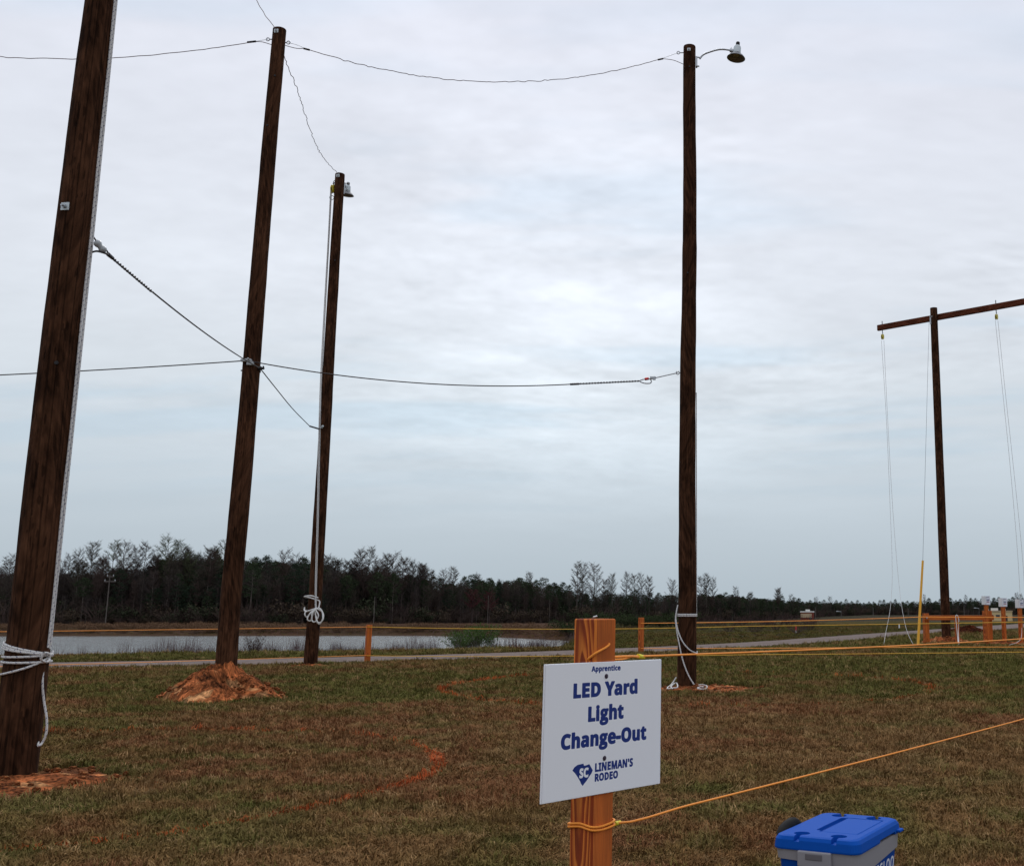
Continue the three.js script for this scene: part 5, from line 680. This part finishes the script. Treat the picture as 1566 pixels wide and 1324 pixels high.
function farPole(name, label, px, pyTop, D, r, arms, group, cat = 'utility pole') { const x = xAt(px, D), y = landY(x, -D), h = P(px, pyTop, D).y - y, t = thing(name, label, cat, group, [x, y, -D]), m = mat(rgb(0.12, 0.105, 0.095), 0.9); obj('shaft', bar(V(0, -0.2, 0), V(0, h, 0), r, r * 0.75, 8), m, t); for (const [dy, w] of arms) { obj('crossarm', box(w, 0.16, 0.14, 0, h - dy, -r - 0.08), m, t); for (const s of [-1, 1]) obj('insulator', bar(V(s * w * 0.44, h - dy + 0.08, -r - 0.08), V(s * w * 0.44, h - dy + 0.3, -r - 0.08), 0.07, 0.05, 6), M.porcelain, t); } return { t, h, x, y }; }
farPole('distant_pole', 'pale utility pole with two crossarms before the woods', 162.5, 879, 172, 0.08, [[0.25, 1.0], [0.95, 1.7]], 'distant utility poles'); farPole('distant_pole', 'pale weathered pole stub before the woods beyond the short post', 572, 912, 205, 0.07, [], 'distant utility poles'); farPole('distant_pole', 'slim grey pole before the woods above the leafy bushes', 746, 910, 250, 0.06, [], 'distant utility poles');
farPole('distant_pole', 'slim pale pole beside the small red building', 1247, 928, 415, 0.13, [], 'distant utility poles'); farPole('distant_pole', 'slim pale pole in the open field left of the loose ropes', 1335.5, 929.5, 430, 0.14, [], 'distant utility poles'); farPole('distant_pole', 'slim pale pole seen between the loose ropes and yellow stick', 1389, 930, 430, 0.12, [], 'distant utility poles'); farPole('distant_pole', 'slim pale pole before woods beside the crossarm frame', 1474.5, 927, 430, 0.12, [], 'distant utility poles');
for (const [px, py, l] of [[1286.5, 935, 'grey street lamp between the red building and loose ropes'], [1497.5, 930, 'grey street lamp left of the tan building']]) { const q = farPole('street_lamp', l, px, py, 420, 0.11, [], 'street lamps', 'street lamp'); obj('lamp_arm', bar(V(0, q.h - 0.1, 0), V(-1.1, q.h + 0.1, 0), 0.1, 0.08, 6), M.steel, q.t); obj('lamp_head', new RoundedBoxGeometry(0.9, 0.28, 0.4, 1, 0.08).translate(-1.4, q.h + 0.08, 0), M.steel, q.t); }
{ // two small buildings across the field
  const D = 425, y = landY(xAt(1234, D), -D), w = 4.4, h = 3.0, t = thing('small_building', 'tiny red brick building with a white roof edge across the field', 'building', null, [xAt(1234.5, D), y, -D], -0.25), rm = mat(rgb(0.20, 0.05, 0.035), 0.9), wm = mat(rgb(0.66, 0.64, 0.60), 0.8), tanW = mat(rgb(0.46, 0.34, 0.22), 0.9);
  obj('wall', box(w, h, 3.2, 0, h / 2, 0), rm, t); obj('front_panel', box(w * 0.92, h * 0.48, 0.1, -0.1, h * 0.62, 1.66), tanW, t); obj('roof', box(w + 0.3, 0.45, 3.6, 0, h + 0.22, 0), wm, t); obj('roof_unit', box(1.4, 0.6, 1.2, 0.2, h + 0.75, 0), wm, t); obj('door', box(0.9, 1.35, 0.08, 1.5, 0.68, 1.65), mat(rgb(0.05, 0.04, 0.04), 0.6), t);
  const D2 = 330, x2 = xAt(1526, D2), y2 = landY(x2, -D2), t2 = thing('small_building', 'low tan building with white roof units behind the placard posts', 'building', null, [x2, y2, -D2], -0.1), yb = mat(rgb(0.58, 0.45, 0.24), 0.9), h2 = P(1526, 935.5, D2).y - y2;
  obj('wall', box(7.2, h2, 5, 0, h2 / 2, 0), yb, t2); obj('parapet', box(7.5, 0.35, 5.3, 0, h2 + 0.175, 0), mat(rgb(0.40, 0.31, 0.2), 0.9), t2); for (const [x, ww, hh] of [[-0.9, 1.8, 0.7], [1.6, 1.0, 0.5], [-2.9, 0.7, 0.4]]) obj('roof_unit', box(ww, hh, 1.4, x, h2 + 0.35 + hh / 2, 0), wm, t2); obj('door', box(1.1, 1.5, 0.08, 1.7, 0.75, 2.53), mat(rgb(0.03, 0.03, 0.035), 0.5), t2); for (const x of [-2.2, -0.4]) obj('window', box(1.1, 0.8, 0.08, x, 1.35, 2.53), mat(rgb(0.05, 0.06, 0.07), 0.2), t2);
  const mk = G(1217.5, 968.5), mt = thing('marker_post', 'short white marker post with a red top', 'marker post', null, [mk.x, landY(mk.x, mk.z), mk.z]); obj('stake', bar(V(0, -0.1, 0), V(0, 0.16, 0), 0.035, 0.035, 8), M.white, mt); obj('cap', bar(V(0, 0.16, 0), V(0, 0.36, 0), 0.045, 0.035, 8), M.red, mt);
  const mk2 = G(1375.5, 960), m2 = thing('marker_post', 'short plain white marker stake in the green field', 'marker post', null, [mk2.x, landY(mk2.x, mk2.z), mk2.z]); obj('stake', bar(V(0, -0.1, 0), V(0, 0.30, 0), 0.045, 0.045, 8), M.white, m2);
}

// ---------------------------------------------------------------- grass: short dormant blades over the yard, coarser beyond the lane
{
  const r = rng(808);
  const tuft = (seed, n, w, len) => { const q = rng(seed), pos = []; for (let k = 0; k < n; k++) { const a = q() * 6.283, o = Math.sqrt(q()) * w, l = len * (0.45 + 0.75 * q()), b = q() * 6.283, t = 0.25 + 0.85 * q(), p = V(Math.cos(a) * o, -0.004, Math.sin(a) * o), s = V(Math.cos(b + 1.57), 0, Math.sin(b + 1.57)).multiplyScalar(0.0022 + 0.0016 * q()), m = p.clone().add(V(Math.cos(b) * l * 0.35 * t, l * 0.62, Math.sin(b) * l * 0.35 * t)), e = p.clone().add(V(Math.cos(b) * l * t, l * (1.05 - 0.4 * t), Math.sin(b) * l * t)); tri(pos, p.clone().sub(s), p.clone().add(s), m.clone().add(s.clone().multiplyScalar(0.8))); tri(pos, p.clone().sub(s), m.clone().add(s.clone().multiplyScalar(0.8)), m.clone().sub(s.clone().multiplyScalar(0.8))); tri(pos, m.clone().sub(s.clone().multiplyScalar(0.8)), m.clone().add(s.clone().multiplyScalar(0.8)), e); } return geoOf(pos); };
  const variants = [tuft(1, 16, 0.045, 0.045), tuft(2, 16, 0.05, 0.038), tuft(3, 13, 0.045, 0.06)], gm = mat(rgb(1, 1, 1), 1), lists = [[], [], []], cols = [[], [], []], q = new THREE.Quaternion(), ea = new THREE.Euler();
  const N = 490000, D0 = 5.4, D1 = 62;
  for (let k = 0; k < N; k++) {
    const u = r(), D = Math.pow(lerp(Math.pow(D0, 0.55), Math.pow(D1, 0.55), u), 1 / 0.55), x = xAt(lerp(-230, 1880, r()), D), z = -D;
    if (D > 20) { const rd = roadDist(x, z); if (Math.abs(rd) < 1.75 || (D > 37 && rd > 0)) continue; }
    const d = dirtAt(x, z); if (d > 0.12 && r() < d * 1.5) continue;
    let c = turf(x, z); const pa = D < 24 ? paintAt(x, z) : 0; const s = (0.8 + 0.5 * r()) * (1 + (D - 5.4) / 22), tone = 0.62 + 0.8 * r();
    c = r() < 0.10 ? mix3(c, STRAW, 0.75) : r() < 0.06 ? mix3(c, GREEN, 0.6) : c;
    if (pa > 0.15 && r() < pa * 1.15) c = mix3(c, mix3([0.46, 0.085, 0.022], [0.30, 0.055, 0.018], r()), 0.78);
    const v = Math.floor(r() * 3); ea.set((r() - 0.5) * 0.3, r() * 6.283, (r() - 0.5) * 0.3); q.setFromEuler(ea);
    lists[v].push(new THREE.Matrix4().compose(V(x, landY(x, z), z), q.clone(), V(s, s * (0.55 + 0.6 * r()) * (0.6 + 0.85 * noise3(x * 1.6, z * 1.6, 12.5)), s))); cols[v].push(c[0] * tone * 1.15, c[1] * tone * 1.15, c[2] * tone * 1.15);
  }
  for (let k = 0; k < 60000; k++) { // beyond the lane
    const D = lerp(32, 118, Math.pow(r(), 1.4)), px = lerp(-60, 1640, r()), x = xAt(px, D), z = -D; if (px < 900 && D > pondNear(px) - 0.4 && D < pondFar(px) + 1) continue; if (roadDist(x, z) < 1.9) continue;
    const c = turf(x, z), tone = 0.7 + 0.6 * r(), s = 1.1 + 0.9 * r(), v = k % 3; ea.set(0, r() * 6.283, 0); q.setFromEuler(ea); lists[v].push(new THREE.Matrix4().compose(V(x, landY(x, z), z), q.clone(), V(s * 1.5, s, s * 1.5))); cols[v].push(c[0] * tone, c[1] * tone, c[2] * tone);
  }
  const turfGroup = new THREE.Group(); turfGroup.name = numbered('grass'); tag(turfGroup, 'short dormant brown and green grass over the whole yard', 'grass', null, 'stuff'); scene.add(turfGroup);
  variants.forEach((g, i) => { const im = new THREE.InstancedMesh(g, gm, lists[i].length), col = new THREE.Color(); lists[i].forEach((m, k) => { im.setMatrixAt(k, m); im.setColorAt(k, col.setRGB(cols[i][k * 3], cols[i][k * 3 + 1], cols[i][k * 3 + 2])); }); im.name = 'blades'; im.userData.kind = 'stuff'; turfGroup.add(im); });
}
scene.traverse((o) => { if (o.isMesh) { o.castShadow = true; o.receiveShadow = true; } });
renderer.render(scene, camera);
